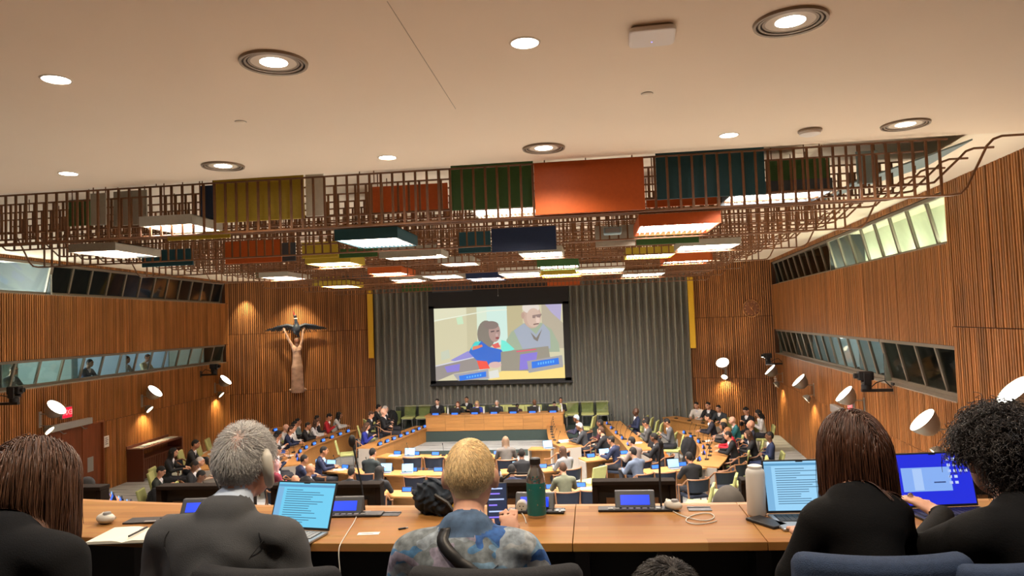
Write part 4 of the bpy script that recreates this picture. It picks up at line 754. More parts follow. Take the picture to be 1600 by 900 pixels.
for px_, py_, a, lab in ((868, 698, .5, 'open laptop at the small grey-ended desk'), (950, 713, .4, 'open laptop on the grey-ended desk on the right'), (1052, 728, .3, 'open laptop at the short desk by the big curved desk'), (516, 729, -.3, 'open laptop on the left of the second centre desk'), (590, 741, 0, 'open laptop with dark screen on the second centre desk'), (622, 744, .1, 'open laptop with pale screen on the second centre desk'), (625, 716, 0, 'open laptop on the front centre desk'), (806, 722, .2, 'open laptop right of the front centre desk'), (445, 742, 0, 'open laptop below the grey man')):
    p = snap(pz(px_, py_, .80)); item('lap', p.x, p.y, p.z, a, lab, 'laptop', 'laptops on the hall desks')
for k, (px_, py_, zf, rz) in enumerate(((527, 735, .752, .2), (603, 717, .752, -.1), (380, 706, 1.052, .4), (885, 690, .752, .3), (1000, 692, .752, .2), (1090, 690, .752, .5), (925, 773, .752, 0), (470, 711, .752, .2))):
    p = snap(pz(px_, py_, zf)); o = thing('paper_stack', ['white papers on the left of the second centre desk', 'white papers on the front centre desk', 'papers on the left outer desk', 'thick white book on the right inner desk', 'white paper on the right middle desk', 'white paper on the big curved desk', 'white paper on the short desk right of the third row', 'open papers at the near end of the left middle desk'][k], 'papers', p, rz)
    part('sheets', MB().box(-.15, .15, -.11, .11, 0, .012 if k != 3 else .05), m_paper, o); part('loose_sheet', MB().box(-.10, .20, -.10, .09, .012 if k != 3 else .05, .014 if k != 3 else .053, .5, Matrix.Rotation(.2, 4, 'Z')), m_paper, o)
# ================================================================ PEOPLE IN THE HALL
BK, NV, CH, GY = (.012, .012, .014), (.012, .018, .05), (.035, .037, .042), (.16, .16, .165)
h_bk, h_br, h_gy, h_bl, h_rd = (.010, .008, .007), (.06, .028, .014), (.36, .34, .32), (.45, .30, .14), (.12, .035, .015)
HOFF = {'desk': (.19, 1.235), 'back': (-.02, 1.245), 'phone': (.13, 1.245)}
SITS = []
def sit(px_, py_, zf, angd, pose, hair, jac, hc, sk, desc, chairk='wood', shirt=(.6, .6, .62), trousers=(.02, .02, .026)):
    hy, hz = HOFF[pose]; a = math.radians(angd)
    if angd == 180: p = pY(px_, py_, 27.75 if zf < .61 else 28.35); zf = .44; hz = p.z-zf
    else: p = pz(px_, py_, zf+hz+.03)
    SITS.append([p.x+math.sin(a)*hy, p.y-math.cos(a)*hy, 'f' if angd == 180 else 'p', (zf, a, pose, hair, desc, jac, hc, sk, shirt, trousers, chairk, hz/HOFF[pose][1] if angd == 180 else PS*random.uniform(.97, 1.03))])
def settle():
    for it in range(40):
        mv = [q for q in SITS if q[2] != 'f']
        for i in range(len(mv)):
            for j in range(i):
                a, b = mv[i], mv[j]; dx, dy = a[0]-b[0], a[1]-b[1]; d = math.hypot(dx, dy)
                if 1e-4 < d < .60: k = (.60-d)*.25/d; a[0] += dx*k; a[1] += dy*k; b[0] -= dx*k; b[1] -= dy*k
        for s in mv:
            for key, (P, wd, zf) in DESK.items():
                sg = 1 if wd > 0 else -1; best = None
                for i in range(len(P)-1):
                    a = Vector(P[i]); b = Vector(P[i+1]); d = b-a; t = ((s[0]-a.x)*d.x+(s[1]-a.y)*d.y)/d.length_squared
                    if (i > 0 and t < 0) or (i < len(P)-2 and t > 1): t = min(1, max(0, t))
                    if -.4/d.length < t < 1+.4/d.length:
                        q = a+d*t; n = Vector((-d.y, d.x)).normalized()*sg; v = Vector((s[0], s[1]))-q; 
                        if best is None or v.length < best[0]: best = (v.length, v.dot(n), n)
                if best and best[0] < 1.5:
                    sd_, n = best[1], best[2]; w_ = abs(wd)
                    tgt = None
                    fa = s[3][1]; fn_ = -math.sin(fa)*n.x+math.cos(fa)*n.y; lim = -.42 if fn_ < -.3 else .1
                    if -.55 < sd_ < lim: tgt = -.55
                    elif lim <= sd_ < w_+.22: tgt = w_+.22
                    if tgt is not None: s[0] += n.x*(tgt-sd_)*.7; s[1] += n.y*(tgt-sd_)*.7
            for w_ in (-1, 1):
                lim = wx(w_, s[1])-w_*.75
                if (s[0]-lim)*w_ > 0: s[0] = lim
            s[1] = min(s[1], 28.75)
            for A, B in ((BL0, BL1), (BR0, BR1)):
                d = (Vector(B)-Vector(A)).normalized(); n = Vector((-d.y, d.x)); n = n if n.y < 0 else -n; v = (Vector((s[0], s[1]))-Vector(A)).dot(n)
                if v < .75: s[0] += n.x*(.75-v); s[1] += n.y*(.75-v)
    for x, y, kind, q in SITS:
        if kind in 'pf':
            zf, a, pose, hair, desc, jac, hc, sk, shirt, trousers, ck, sc_ = q
            zf = level(x, y); person(x, y, zf, a, pose, hair, desc, jac, hc, sk, shirt, trousers, sc_)
            if ck: chair(ck, x, y, zf, a, ('armchair under the ' if ck == 'wood' else 'lime chair under the ')+desc)
        else: zf, a, ck, lab = q; chair(ck, x, y, level(x, y), a, lab)
def level(x, y):
    if x < -10.9 and y > 15.5: return .3
    if 26.8 < y < 29.2 and -8 < x < .4: return .44
    if y > 24.9 and -8.6 < x < .6: return .22
    return 0
P_, B_, F_ = 'desk', 'back', 'phone'
D = 180
for a in (
 # podium panel
 (683, 627, .6, D, P_, 'short', BK, h_bk, 4, 'dark-suited person at the left end of the panel desk', 'lime'), (715, 631, .6, D, P_, 'long', BK, h_rd, 4, 'red-haired person in black at the panel desk', 'lime'), (745, 630, .6, D, F_, 'long', (.02, .04, .30), h_bl, 4, 'blonde person in a blue jacket at the panel desk', 'lime'),
 (776, 629, .6, D, P_, 'short', CH, h_gy, 4, 'grey-haired suited person at the middle of the panel desk', 'lime'), (808, 634, .6, D, F_, 'short', (.05, .02, .03), h_bk, 2, 'small dark-haired person right of the panel desk middle', 'lime'), (835, 628, .6, D, P_, 'bald', (.06, .055, .04), h_bk, 2, 'bald person in olive at the panel desk', 'lime'), (866, 631, .6, D, F_, 'short', (.30, .30, .32), h_bk, 4, 'person in a pale shirt at the right panel end', 'lime'),
 # left, outer rows
 (544, 650, .0, -70, P_, 'long', (.45, .45, .45), h_bk, 1, 'person in a white top far back on the left', 'lime'), (548, 658, .0, -75, F_, 'short', (.40, .015, .02), h_bk, 1, 'person in a red top on the left side', 'lime'), (507, 648, .3, -70, B_, 'short', BK, h_bk, 2, 'person in black at the back left wall', 'lime'), (492, 651, .3, -70, P_, 'short', BK, h_bk, 1, 'second person in black at the back left wall', 'lime'),
 (466, 655, .3, -75, P_, 'bald', (.5, .5, .5), h_bk, 4, 'balding person in white by the left wall', 'lime'), (437, 667, .3, -80, F_, 'long', (.5, .48, .46), h_bk, 1, 'long-haired person in cream by the left wall', 'lime'), (447, 674, .3, -75, P_, 'short', (.30, .20, .13), h_br, 0, 'person in tan by the left wall', 'lime'), (489, 661, .0, -75, B_, 'short', (.13, .18, .18), h_bk, 1, 'person in grey-green on the left side', 'lime'),
 (519, 663, .0, -75, P_, 'short', BK, h_bk, 1, 'person in black beside the one in white on the left', 'wood'), (532, 661, .0, -75, P_, 'long', (.5, .5, .5), h_br, 0, 'brown-haired person in a white blouse on the left', 'wood'), (488, 670, .0, -78, P_, 'short', NV, h_br, 0, 'person in a navy suit at the left middle desk', 'wood'), (467, 668, .0, -78, B_, 'long', (.55, .53, .50), h_bk, 0, 'dark-haired person in a white blouse at the left', 'lime'),
 (445, 688, .0, -70, P_, 'short', (.03, .07, .25), h_bk, 1, 'person in bright blue at the left middle desk', 'wood'), (446, 700, .0, -60, F_, 'short', (.05, .045, .04), h_bk, 2, 'person in dark brown at the near end of left middle desk', 'wood'),
 # left inner desk
 (570, 668, .0, -75, F_, 'long', (.015, .025, .22), h_br, 0, 'brown-haired person in a cobalt dress at the left inner desk', 'wood'), (581, 658, .0, -70, F_, 'short', BK, h_br, 0, 'person in a black suit behind the cobalt dress', 'lime'), (587, 648, .0, -60, P_, 'short', BK, h_bk, 0, 'dark-haired person far back behind the left inner desk', 'lime'), (602, 650, .0, -75, B_, 'short', (.02, .022, .026), h_gy, 4, 'white-haired person in a dark suit on the left', 'wood'), (628, 657, .0, -75, B_, 'bald', BK, h_gy, 4, 'balding person in black near the podium', 'wood'),
 (508, 694, .0, -60, F_, 'short', NV, h_bk, 0, 'person in navy holding a phone before the left middle desk', 'lime'), (551, 697, .0, -70, P_, 'short', NV, h_bk, 1, 'person in navy writing before the left inner desk', 'wood'),
 # centre
 (607, 702, .0, -15, P_, 'short', (.02, .028, .03), h_bk, 0, 'person in dark green seen from behind at the front centre desk'), (475, 719, .0, -50, P_, 'short', NV, h_bk, 1, 'person in navy leaning at the left end of the centre desks'), (500, 729, .0, -35, P_, 'bald', BK, h_bk, 1, 'bald person in black at the left end of the second row'),
 (438, 733, .0, -45, B_, 'long', (.22, .03, .05), (.45, .25, .25), 0, 'pink-haired person in maroon beside the grey man'), (566, 731, .0, -5, P_, 'short', BK, h_bk, 1, 'person in black from behind at the second centre desk'), (607, 733, .0, 0, P_, 'long', BK, h_bk, 1, 'long-haired person in black from behind at the second centre desk'), (461, 755, .0, -20, P_, 'bald', BK, h_bk, 1, 'bald person in black below the centre desks on the left'),
 (790, 692, .0, 10, P_, 'long', (.10, .09, .08), (.16, .10, .06), 0, 'long-haired person just right of the blond head'), (815, 712, .0, 10, P_, 'short', BK, h_bk, 2, 'person in black with full dark hair right of the blond head'), (807, 731, .0, 10, P_, 'short', NV, h_bk, 2, 'person in navy below the full-haired one'), (876, 729, .0, 15, P_, 'short', (.14, .15, .10), h_br, 0, 'person in an olive jacket from behind'),
 # left near
 (255, 718, .3, -75, F_, 'short', (.02, .025, .02), h_bk, 0, 'person in dark green with a phone by the cabinet', 'lime'), (271, 707, .3, -75, P_, 'long', BK, h_bk, 0, 'long-haired person in black by the cabinet', 'lime'), (296, 711, .3, -75, F_, 'short', BK, h_bk, 2, 'person in black between the lime chairs on the left', 'lime'), (313, 727, .3, -70, F_, 'short', (.12, .13, .14), h_bk, 2, 'person in a grey jacket at the left outer desk', 'wood'), (331, 703, .3, -70, P_, 'short', (.35, .26, .18), h_gy, 0, 'curly grey-haired person in beige at the left outer desk', 'wood'), (343, 692, .3, -70, P_, 'short', BK, h_bk, 1, 'bearded person in black at the left outer desk', 'wood'),
 # right
 (869, 691, .0, 40, P_, 'long', (.20, .20, .20), h_br, 1, 'long-haired person in grey at the small desk'), (901, 656, .0, 75, P_, 'short', (.03, .03, .06), (.30, .38, .45), 2, 'person with a pale blue headwrap at the right inner desk'), (898, 669, .0, 75, P_, 'short', CH, h_gy, 2, 'grey-haired person at the right inner desk'), (899, 682, .0, 65, P_, 'short', NV, h_bk, 1, 'person in navy at the right inner desk'), (916, 676, .0, 65, P_, 'short', BK, h_br, 0, 'brown-haired person in black near the right inner desk'),
 (938, 664, .0, 75, B_, 'short', (.05, .012, .018), h_bk, 2, 'person in dark red right of the inner desk', 'lime'), (954, 661, .0, 75, B_, 'short', (.10, .10, .10), h_bk, 1, 'person in grey jacket and pale shirt leaning back right', 'lime'), (977, 648, .0, 100, B_, 'bald', NV, h_bk, 3, 'bald person in navy at the far end of right middle desk', 'lime'), (996, 663, .0, 75, F_, 'short', (.06, .06, .06), h_bk, 1, 'person in dark grey looking down at the right middle desk'),
 (1023, 688, .0, 60, P_, 'short', BK, h_bk, 2, 'person in black at the rounded desk end'), (969, 702, .0, 40, P_, 'short', (.10, .13, .19), h_bk, 0, 'person in a blue-grey jacket at the grey-ended desk'), (990, 695, .0, 50, P_, 'short', (.20, .16, .14), h_bk, 0, 'person in taupe beside the blue-grey jacket'),
 (1074, 635, .0, 150, P_, 'short', (.55, .52, .48), h_bk, 0, 'person in a white shirt at the right back desk', 'lime'), (1086, 639, .0, 145, P_, 'short', BK, h_bk, 0, 'person in black at the right back desk', 'lime'), (1116, 639, .0, 140, P_, 'short', (.03, .035, .04), h_bk, 0, 'suited person before the right ribbed back wall', 'lime'), (1141, 647, .0, 130, F_, 'short', BK, h_bk, 0, 'person in black with hand at chin by the right wall', 'lime'),
 (1087, 656, .0, 80, P_, 'short', (.02, .02, .03), h_bk, 0, 'dark-suited person at the far end of the big curved desk'), (1111, 666, .0, 80, P_, 'long', BK, h_bk, 1, 'long-haired person in black at the big curved desk'), (1124, 675, .0, 80, P_, 'short', (.45, .015, .03), (.30, .14, .06), 0, 'person in a bright red jacket at the big curved desk'), (1128, 664, .0, 80, P_, 'short', (.12, .10, .09), h_bl, 0, 'blonde person behind the red jacket', 'lime'), (1143, 659, .0, 80, P_, 'bald', (.02, .13, .15), h_bk, 4, 'balding person in a teal jacket on the right', 'lime'),
 (1168, 668, .0, 80, B_, 'bald', (.02, .028, .05), h_bk, 0, 'bald person in a navy suit holding papers on the right', 'lime'), (1185, 647, .0, 85, F_, 'long', (.5, .5, .5), h_bk, 0, 'long-haired person in black and white by the right corner', 'lime'), (1137, 682, .0, 75, P_, 'long', BK, h_br, 0, 'brown-haired person in black beside the big curved desk'), (1190, 683, .0, 85, B_, 'short', (.015, .025, .07), h_bk, 2, 'person in a blue suit leaning back by the right aisle', 'lime', (.6, .6, .62), (.015, .025, .07)),
 (1040, 660, .0, 80, F_, 'short', (.09, .09, .095), h_bk, 1, 'grey-suited person bent forward behind the right middle desk', 'lime'), (1063, 681, .0, 75, P_, 'short', BK, h_bk, 0, 'person in black sitting inside the big curved desk', 'lime'), (1077, 717, .0, 20, P_, 'short', BK, h_bk, 1, 'person in black from behind at the short desk on the right'),
): sit(*a)
sit(729, 624, .62, D, B_, 'short', BK, h_bk, 1, 'suited person seated behind the panel desk next to the blonde', 'lime'); sit(876, 625, .62, D, B_, 'short', BK, h_bk, 1, 'dark person seated behind the right panel end', 'lime')
# lower gallery row
p = pz(1132, 800, GF-.6+1.235); person(p.x, p.y-.1, GF-.6, -.2, 'desk', 'short', 'grey-haired person just below the gallery table', BK, (.13, .12, .11), 0, group='people in the lower gallery row')
# interpreters in the booths
for k, (Y, sd_, jc) in enumerate(((16.4, -1, (.10, .10, .11)), (19.4, -1, (.03, .05, .10)), (21.25, -1, (.35, .33, .30)), (22.45, -1, (.50, .42, .25)), (17.2, 1, (.03, .03, .03)), (19.2, 1, (.12, .12, .12)))):
    zb = (LL0 if sd_ < 0 else RL0)-.78; person(wx(sd_, Y)+sd_*.85, Y, zb, -PI/2 if sd_ < 0 else PI/2, 'desk', 'short', ['grey-clad interpreter in the nearest lit left booth', 'navy-clad interpreter in the middle left booth', 'pale-shirted interpreter behind the left lower glass', 'yellow-shirted interpreter in the far left booth', 'black-clad interpreter behind the right lower glass', 'grey-clad interpreter behind the right lower glass'][k], jc, h_bk, 1, group='interpreters behind glass')
# ---- empty chairs
def empty_chair(kind, px_, py_, zf, angd, lab):
    z = .66 if kind == 'lime' else .70; p = pz(px_, py_, zf+z); a = math.radians(angd); o = -.30; SITS.append([p.x+math.sin(a)*o, p.y-math.cos(a)*o, 'c', (zf, a, kind, lab)])
for kind, x, y, zf, a, lab in (('lime', 629, 646, .22, D, 'left one of the empty lime chairs left of the podium'), ('lime', 651, 646, .22, D, 'second empty lime chair left of the podium'), ('lime', 668, 648, .22, D, 'empty lime chair touching the left podium end'), ('lime', 898, 642, .22, D, 'empty lime chair just right of the podium'), ('lime', 917, 641, .22, D, 'middle empty lime chair right of the podium'), ('lime', 940, 641, .22, D, 'right empty lime chair right of the podium'),
 ('lime', 791, 636, .6, D, 'empty lime chair behind the middle of the panel desk'), ('lime', 821, 636, .6, D, 'empty lime chair left of the bald panel member'), ('lime', 588, 679, 0, -75, 'empty lime chair behind the cobalt dress'), ('lime', 283, 717, .3, -75, 'empty lime chair beside the cabinet'), ('lime', 312, 704, .3, -75, 'taller empty lime chair behind the left outer desk'), ('lime', 326, 697, .3, -75, 'empty lime chair touching the grey-haired row on the left'), ('lime', 241, 754, .3, -70, 'lime chair with a coat at the left aisle'),
 ('lime', 533, 700, 0, -70, 'empty lime chair before the left middle desk'), ('lime', 928, 670, 0, 75, 'empty lime chair behind the right inner desk'), ('lime', 1010, 660, 0, 75, 'first empty lime chair behind the right middle desk'), ('lime', 1017, 663, 0, 75, 'second empty lime chair behind the right middle desk'), ('lime', 1026, 668, 0, 75, 'third empty lime chair behind the right middle desk'), ('lime', 1033, 672, 0, 75, 'fourth empty lime chair behind the right middle desk'),
 ('lime', 1056, 690, 0, 75, 'empty lime chair inside the big curved desk'), ('lime', 1194, 728, 0, 80, 'empty lime chair highest in the right aisle row'), ('lime', 1166, 745, 0, 75, 'middle empty lime chair in the right aisle row'), ('lime', 1148, 757, 0, 75, 'lower empty lime chair in the right aisle row'), ('lime', 1112, 774, 0, 75, 'nearest empty lime chair below the big curved desk'), ('lime', 912, 728, 0, 45, 'empty lime chair beside the grey-ended desk'),
 ('wood', 643, 725, 0, 0, 'empty armchair left at the front centre desk'), ('wood', 677, 725, 0, 0, 'empty armchair right at the front centre desk'), ('wood', 648, 757, 0, 0, 'empty armchair in the middle of the second centre desk'), ('wood', 682, 757, 0, 0, 'empty armchair near the blond head at the second desk'), ('wood', 490, 762, 0, -20, 'empty armchair left of the second centre desk'), ('wood', 530, 764, 0, -10, 'second empty armchair left of the second centre desk'), ('wood', 896, 776, 0, 0, 'empty armchair at the short desk of the third row'), ('wood', 860, 779, 0, 0, 'empty armchair beside the green bottle'), ('wood', 1098, 745, 0, 20, 'empty armchair on the right near the big curved desk'),
 ('wood', 887, 712, 0, 50, 'empty armchair right of the grey-clad person'), ('wood', 905, 706, 0, 50, 'second empty armchair right of the grey-clad person'), ('wood', 1113, 728, 0, 50, 'first empty armchair outside the big curved desk'), ('wood', 1124, 718, 0, 60, 'second empty armchair outside the big curved desk'), ('wood', 1040, 750, 0, 15, 'empty armchair left of the person in black at right')): empty_chair(kind, x, y, zf, a, lab)
settle()
# coat on a chair back (dark, between the left wall and the lime chairs) and bags
sd = SD(); sd.ell((0, 0, .75), (.24, .12, .34), 0, .05); sd.ell((0, .03, .35), (.20, .10, .30), 0, .05); sd.wr = lambda p: .012*np.sin(p[:, 0]*40)*np.cos(p[:, 2]*18)
me_coat = sd.mesh('coat', (-.4, -.3, 0), (.4, .3, 1.2), .025, [cloth(BK)])
for px_, py_, zf, lab in ((613, 662, .0, 'black coat hung on a chair left of the podium'), (243, 765, .3, 'black coat over the chair in the left aisle'), (1076, 700, 0, 'dark coat on a chair inside the big curved desk'), (1024, 700, 0, 'dark coat on a chair by the rounded desk end')):
    p = pz(px_, py_, zf+.7); o = link('coat', me_coat, loc=(p.x, p.y, level(p.x, p.y)-.045)); tag(o, lab, 'coat')
p = pz(1036, 724, .55); sd = SD(); sd.ell((0, 0, .2), (.2, .12, .2), 0, .05); sd.cap((-.1, 0, .38), (.1, 0, .42), .02, .02, 0, .03); o = link('shoulder_bag', sd.mesh('bag', (-.3, -.2, -.05), (.3, .2, .5), .025, [cloth((.40, .12, .02))]), loc=(p.x, p.y, .45)); tag(o, 'orange bag on a seat beside the short desk on the right', 'bag')
# displays and bottles on the panel desk
for k, x in enumerate((681, 711, 742, 772, 802, 832, 864)):
    p = pY(x, 640, 27.1); r = thing('panel_laptop', '%s black laptop from the left on the panel desk' % ORD[k], 'laptop', (p.x, 27.05, 1.2), group='laptops on the panel desk')
    part('lid', MB().box(-.19, .19, 0, .02, .01, .24, .5, Matrix.Rotation(.2, 4, 'X')), m_black, r, bevel=.006); part('base', MB().box(-.19, .19, .02, .26, 0, .018), m_black, r); part('name_screen', MB().box(-.12, .12, -.05, -.04, .0, .06), m_blue, r)
for x, lab in ((700, 'water bottle beside the blonde panel member'), (756, 'clear bottle near the middle of the panel desk'), (843, 'white bottle by the bald panel member'), (878, 'bottle at the right end of the panel desk')):
    p = pY(x, 641, 27.2); r = thing('water_bottle', lab, 'bottle', (p.x, 27.2, 1.2)); part('body', MB().lathe([(.03, 0), (.034, .02), (.034, .15), (.015, .2), (.014, .22)], 12), M('bottle_pale', (.6, .62, .62), .2), r, True); part('cap', MB().lathe([(.016, .215), (.016, .24), (0, .24)], 12), m_paper, r)
# glass rail behind the panel
r = thing('glass_railing', 'low glass railing with thin rail behind the panel desk', 'railing', (-3.85, 28.9, .22)); 
for s in range(4): part('glass_sheet', MB().box(-4.4+s*2.2+.02, -4.4+(s+1)*2.2-.02, -.005, .005, .1, 1.1), m_gl, r); part('post', MB().tube([(-4.4+s*2.2, 0, 0), (-4.4+s*2.2, 0, 1.12)], .02, 6), m_grey, r)
part('rail', MB().tube([(-4.4, 0, 1.12), (4.4, 0, 1.12)], .018, 6), m_grey, r)
# ================================================================ GALLERY TABLE AND WHAT LIES ON IT
TZ = 3.84
def wood_table(name):
    m = bpy.data.materials.new(name); m.use_nodes = True; nt = m.node_tree; N = nt.nodes; L = nt.links; b = N['Principled BSDF']; b.inputs['Roughness'].default_value = .55; b.inputs['Specular IOR Level'].default_value = .18
    tc = N.new('ShaderNodeTexCoord'); br = N.new('ShaderNodeTexBrick'); br.inputs['Scale'].default_value = 1; br.inputs['Brick Width'].default_value = .9; br.inputs['Row Height'].default_value = .055; br.inputs['Mortar Size'].default_value = 0; br.inputs['Bias'].default_value = -.1
    br.inputs['Color1'].default_value = (.52, .23, .06, 1); br.inputs['Color2'].default_value = (.72, .36, .105, 1); br.inputs['Mortar'].default_value = (.5, .25, .08, 1); L.new(tc.outputs['Object'], br.inputs['Vector'])
    mp = N.new('ShaderNodeMapping'); mp.inputs['Scale'].default_value = (1.5, 34, 10); L.new(tc.outputs['Object'], mp.inputs[0]); n = N.new('ShaderNodeTexNoise'); n.inputs['Scale'].default_value = 2; n.inputs['Detail'].default_value = 6; L.new(mp.outputs[0], n.inputs['Vector'])
    mx = N.new('ShaderNodeMix'); mx.data_type = 'RGBA'; mx.blend_type = 'MULTIPLY'; mx.inputs[0].default_value = .35; L.new(br.outputs['Color'], mx.inputs[6]); L.new(n.outputs['Color'], mx.inputs[7]); mr = N.new('ShaderNodeHueSaturation'); mr.inputs['Value'].default_value = .60; L.new(mx.outputs[2], mr.inputs['Color']); L.new(mr.outputs[0], b.inputs['Base Color']); MC[name] = m; return m
m_tab = wood_table('table_oak')
r = thing('gallery_table', 'long pale oak gallery table in the foreground', 'table', (-.5, 3.05, GF)); O = Vector(r.location)
fy = lambda x: 2.775+.018*max(0, -x-.9)**2*3+.03*max(0, x-.2)
cuts = [-4.4, -2.75, -1.42, -.11, .62, 1.95, 3.4]
for i in range(len(cuts)-1):
    a, b = cuts[i], cuts[i+1]; P = [(x, fy(x)) for x in np.linspace(a+.0012, b-.0012, 6)]; Q = [(x, fy(x)+.545) for x in np.linspace(a+.0012, b-.0012, 6)]
    part('top_section', MB().prism([(x-O.x, y-O.y) for x, y in P+Q[::-1]], TZ-.034-GF, TZ-GF), m_tab, r, bevel=.003)
    part('rear_ledge', MB().prism([(x-O.x, y-O.y+.552) for x, y in P]+[(x-O.x, y-O.y+.60) for x, y in P][::-1], TZ-.05-GF, TZ-.006-GF), m_oak, r)
    P2 = [(x-O.x, y-O.y+.40) for x, y in P]; part('modesty_panel', MB().prism(P2+[(x, y+.02) for x, y in P2[::-1]], .02, TZ-.034-GF), M('panel_charcoal', (.018, .018, .02), .6), r)
    for x in (a+.03, (a+b)/2): part('support', MB().box(x-O.x-.03, x-O.x+.03, fy(x)-O.y+.22, fy(x)-O.y+.40, 0, TZ-.034-GF), M('support_grey', (.03, .03, .034), .5), r)
def on(px_, py_, z=TZ): return pz(px_, py_, z)
def console(px_, py_, label, w_=.30, rz=0, gn=None, foam=False):
    p = on(px_, py_); r = thing('conference_console', label, 'console', (p.x, p.y, TZ+.001), rz, group='conference consoles on the gallery table')
    part('base_strip', MB().box(-w_*.55, w_*.62, -.035, .035, 0, .010), m_black, r, bevel=.003)
    part('display_housing', MB().add([(-.088, -.005, .01), (.088, -.005, .01), (.088, .06, .01), (-.088, .06, .01), (-.088, .035, .075), (.088, .035, .075), (.088, .06, .075), (-.088, .06, .075)], [(0, 3, 2, 1), (4, 5, 6, 7), (0, 1, 5, 4), (1, 2, 6, 5), (2, 3, 7, 6), (3, 0, 4, 7)]), M('console_slate', (.05, .055, .065), .45), r, bevel=.004)
    part('display', MB().add([(-.064, .0008, .022), (.064, .0008, .022), (.064, .0240, .060), (-.064, .0240, .060)], [(0, 1, 2, 3)]), M('console_blue', (.01, .03, .5), .3, emit=.5, ecol=(.012, .05, .95)), r)
    for k in range(8): part('key', MB().box(-w_*.4+k*.03, -w_*.4+k*.03+.02, -.026, -.010, .010, .013), m_grey, r)
    if gn:
        b = Vector(p); g = MB(); g.tube([tuple(Vector(q)) for q in gn], .0045, 6); part('gooseneck', g, m_black, r, True)
        e = Vector(gn[-1]); part('microphone_tip', MB().ell(tuple(e), (.018, .018, .03) if foam else (.010, .010, .02), 10, 8), m_black, r, True)
    return r
console(993, 797, 'console with blue display in the middle right of the table', gn=[(.115, .02, .01), (.115, .03, .10), (.118, .05, .20), (.13, .05, .275)])
console(535, 806, 'console with blue display right of the convertible laptop', rz=.05, gn=[(.09, .05, .01), (.07, .08, .12), (.03, .12, .25), (.015, .13, .315)], foam=True)
console(310, 808, 'console half hidden by the grey suited man', rz=.1, gn=[(.09, .05, .01), (.07, .08, .10), (.02, .1, .19), (.0, .1, .24)])
console(835, 800, 'console beyond the phone of the blond man', rz=-.05, w_=.22, gn=[(.02, .08, .01), (.03, .10, .09), (-.03, .10, .15), (-.12, .10, .15), (-.16, .08, .12)])
for px_, py_, lab in ((608, 804, 'black socket flap left of the dark bag'), (1093, 796, 'black socket flap beside the white earpiece'), (560, 803, 'black socket flap beside the console of the grey man')):
    p = on(px_, py_); r = thing('socket_flap', lab, 'socket flap', (p.x, p.y, TZ)); part('plate', MB().box(-.05, .05, -.028, .028, 0, .003), m_black, r); part('hinge', MB().box(-.05, .05, .026, .031, .001, .006), m_grey, r)
m_ivory = M('ivory_plastic', (.55, .53, .47), .4)
def earpiece(px_, py_, label, rz=0, s=1.0):
    p = on(px_, py_); r = thing('earpiece', label, 'earpiece', (p.x, p.y, TZ), rz); r.scale = (s,)*3
    part('shell', MB().ell((0, 0, .022), (.030, .045, .022), 16, 10), m_ivory, r, True); part('hook', MB().tube([(.0, .035, .025), (.025, .055, .03), (.045, .03, .02), (.04, 0, .012)], .007, 8), m_ivory, r, True); part('speaker', MB().lathe([(.018, 0), (.014, .012), (0, .014)], 14, M_=Matrix.Translation((0, -.01, .036))), M('speaker_grey', (.25, .25, .25), .6), r, True)
earpiece(1052, 797, 'ivory earpiece with looped cable on the table', .8); earpiece(165, 818, 'ivory earpiece beside the open notebook', 1.2, 1.1)
def cable(name, label, pts, rad=.0022, mat=m_ivory):
    c = bpy.data.curves.new(name, 'CURVE'); c.dimensions = '3D'; c.bevel_depth = rad; c.bevel_resolution = 2; s = c.splines.new('NURBS'); s.points.add(len(pts)-1); s.use_endpoint_u = True; s.order_u = 4
    for q, p in zip(s.points, pts): q.co = (*p, 1)
    c.materials.append(mat); o = bpy.data.objects.new(name, c); COL.objects.link(o); dg = bpy.context.evaluated_depsgraph_get(); me = bpy.data.meshes.new_from_object(o.evaluated_get(dg)); bpy.data.objects.remove(o)
    return tag(link(name, me), label, 'cable')
tp = lambda *q: [tuple(on(x, y)+Vector((0, 0, .003))) for x, y in q]
cable('earpiece_cable', 'thin looped ivory cable before the white earpiece', tp((1052, 800), (1062, 806), (1080, 812), (1105, 816), (1119, 810), (1112, 802), (1090, 803), (1068, 812), (1075, 820), (1100, 821), (1120, 815)))
cable('charging_cable', 'thin white cable hanging over the table edge beside the laptop', tp((560, 800), (556, 812), (550, 822), (541, 836), (533, 849))+[tuple(pY(528, 858, 2.74)), tuple(pY(530, 880, 2.72)), tuple(pY(533, 905, 2.72))])
cable('notebook_cable', 'thin white cable hanging below the notebook', tp((262, 830), (256, 842), (248, 850))+[tuple(pY(243, 862, 2.85)), tuple(pY(240, 880, 2.84)), tuple(pY(230, 905, 2.84))])
def bottle(px_, py_, label, prof, mats):
    p = on(px_, py_); r = thing('drink_bottle', label, 'bottle', (p.x, p.y, TZ))
    for nm, pr, m in zip(('body', 'cap', 'sleeve'), prof, mats): part(nm, MB().lathe(pr, 32), m, r, True)
    return r
m_steel = M('steel_brushed', (.55, .54, .52), .25, .95); m_teal = M('bottle_teal', (.008, .12, .115), .35)
r = bottle(839, 807, 'steel bottle with speckled teal lower half and black cap', ([(.0, 0), (.038, 0), (.041, .006), (.041, .165), (.037, .185), (.024, .212), (.021, .222), (.021, .235)], [(.023, .228), (.024, .232), (.024, .252), (.020, .255), (0, .255)], [(.0415, .012), (.0417, .014), (.0417, .148), (.0415, .150)]), (m_steel, m_black, m_teal))
sp = MB()
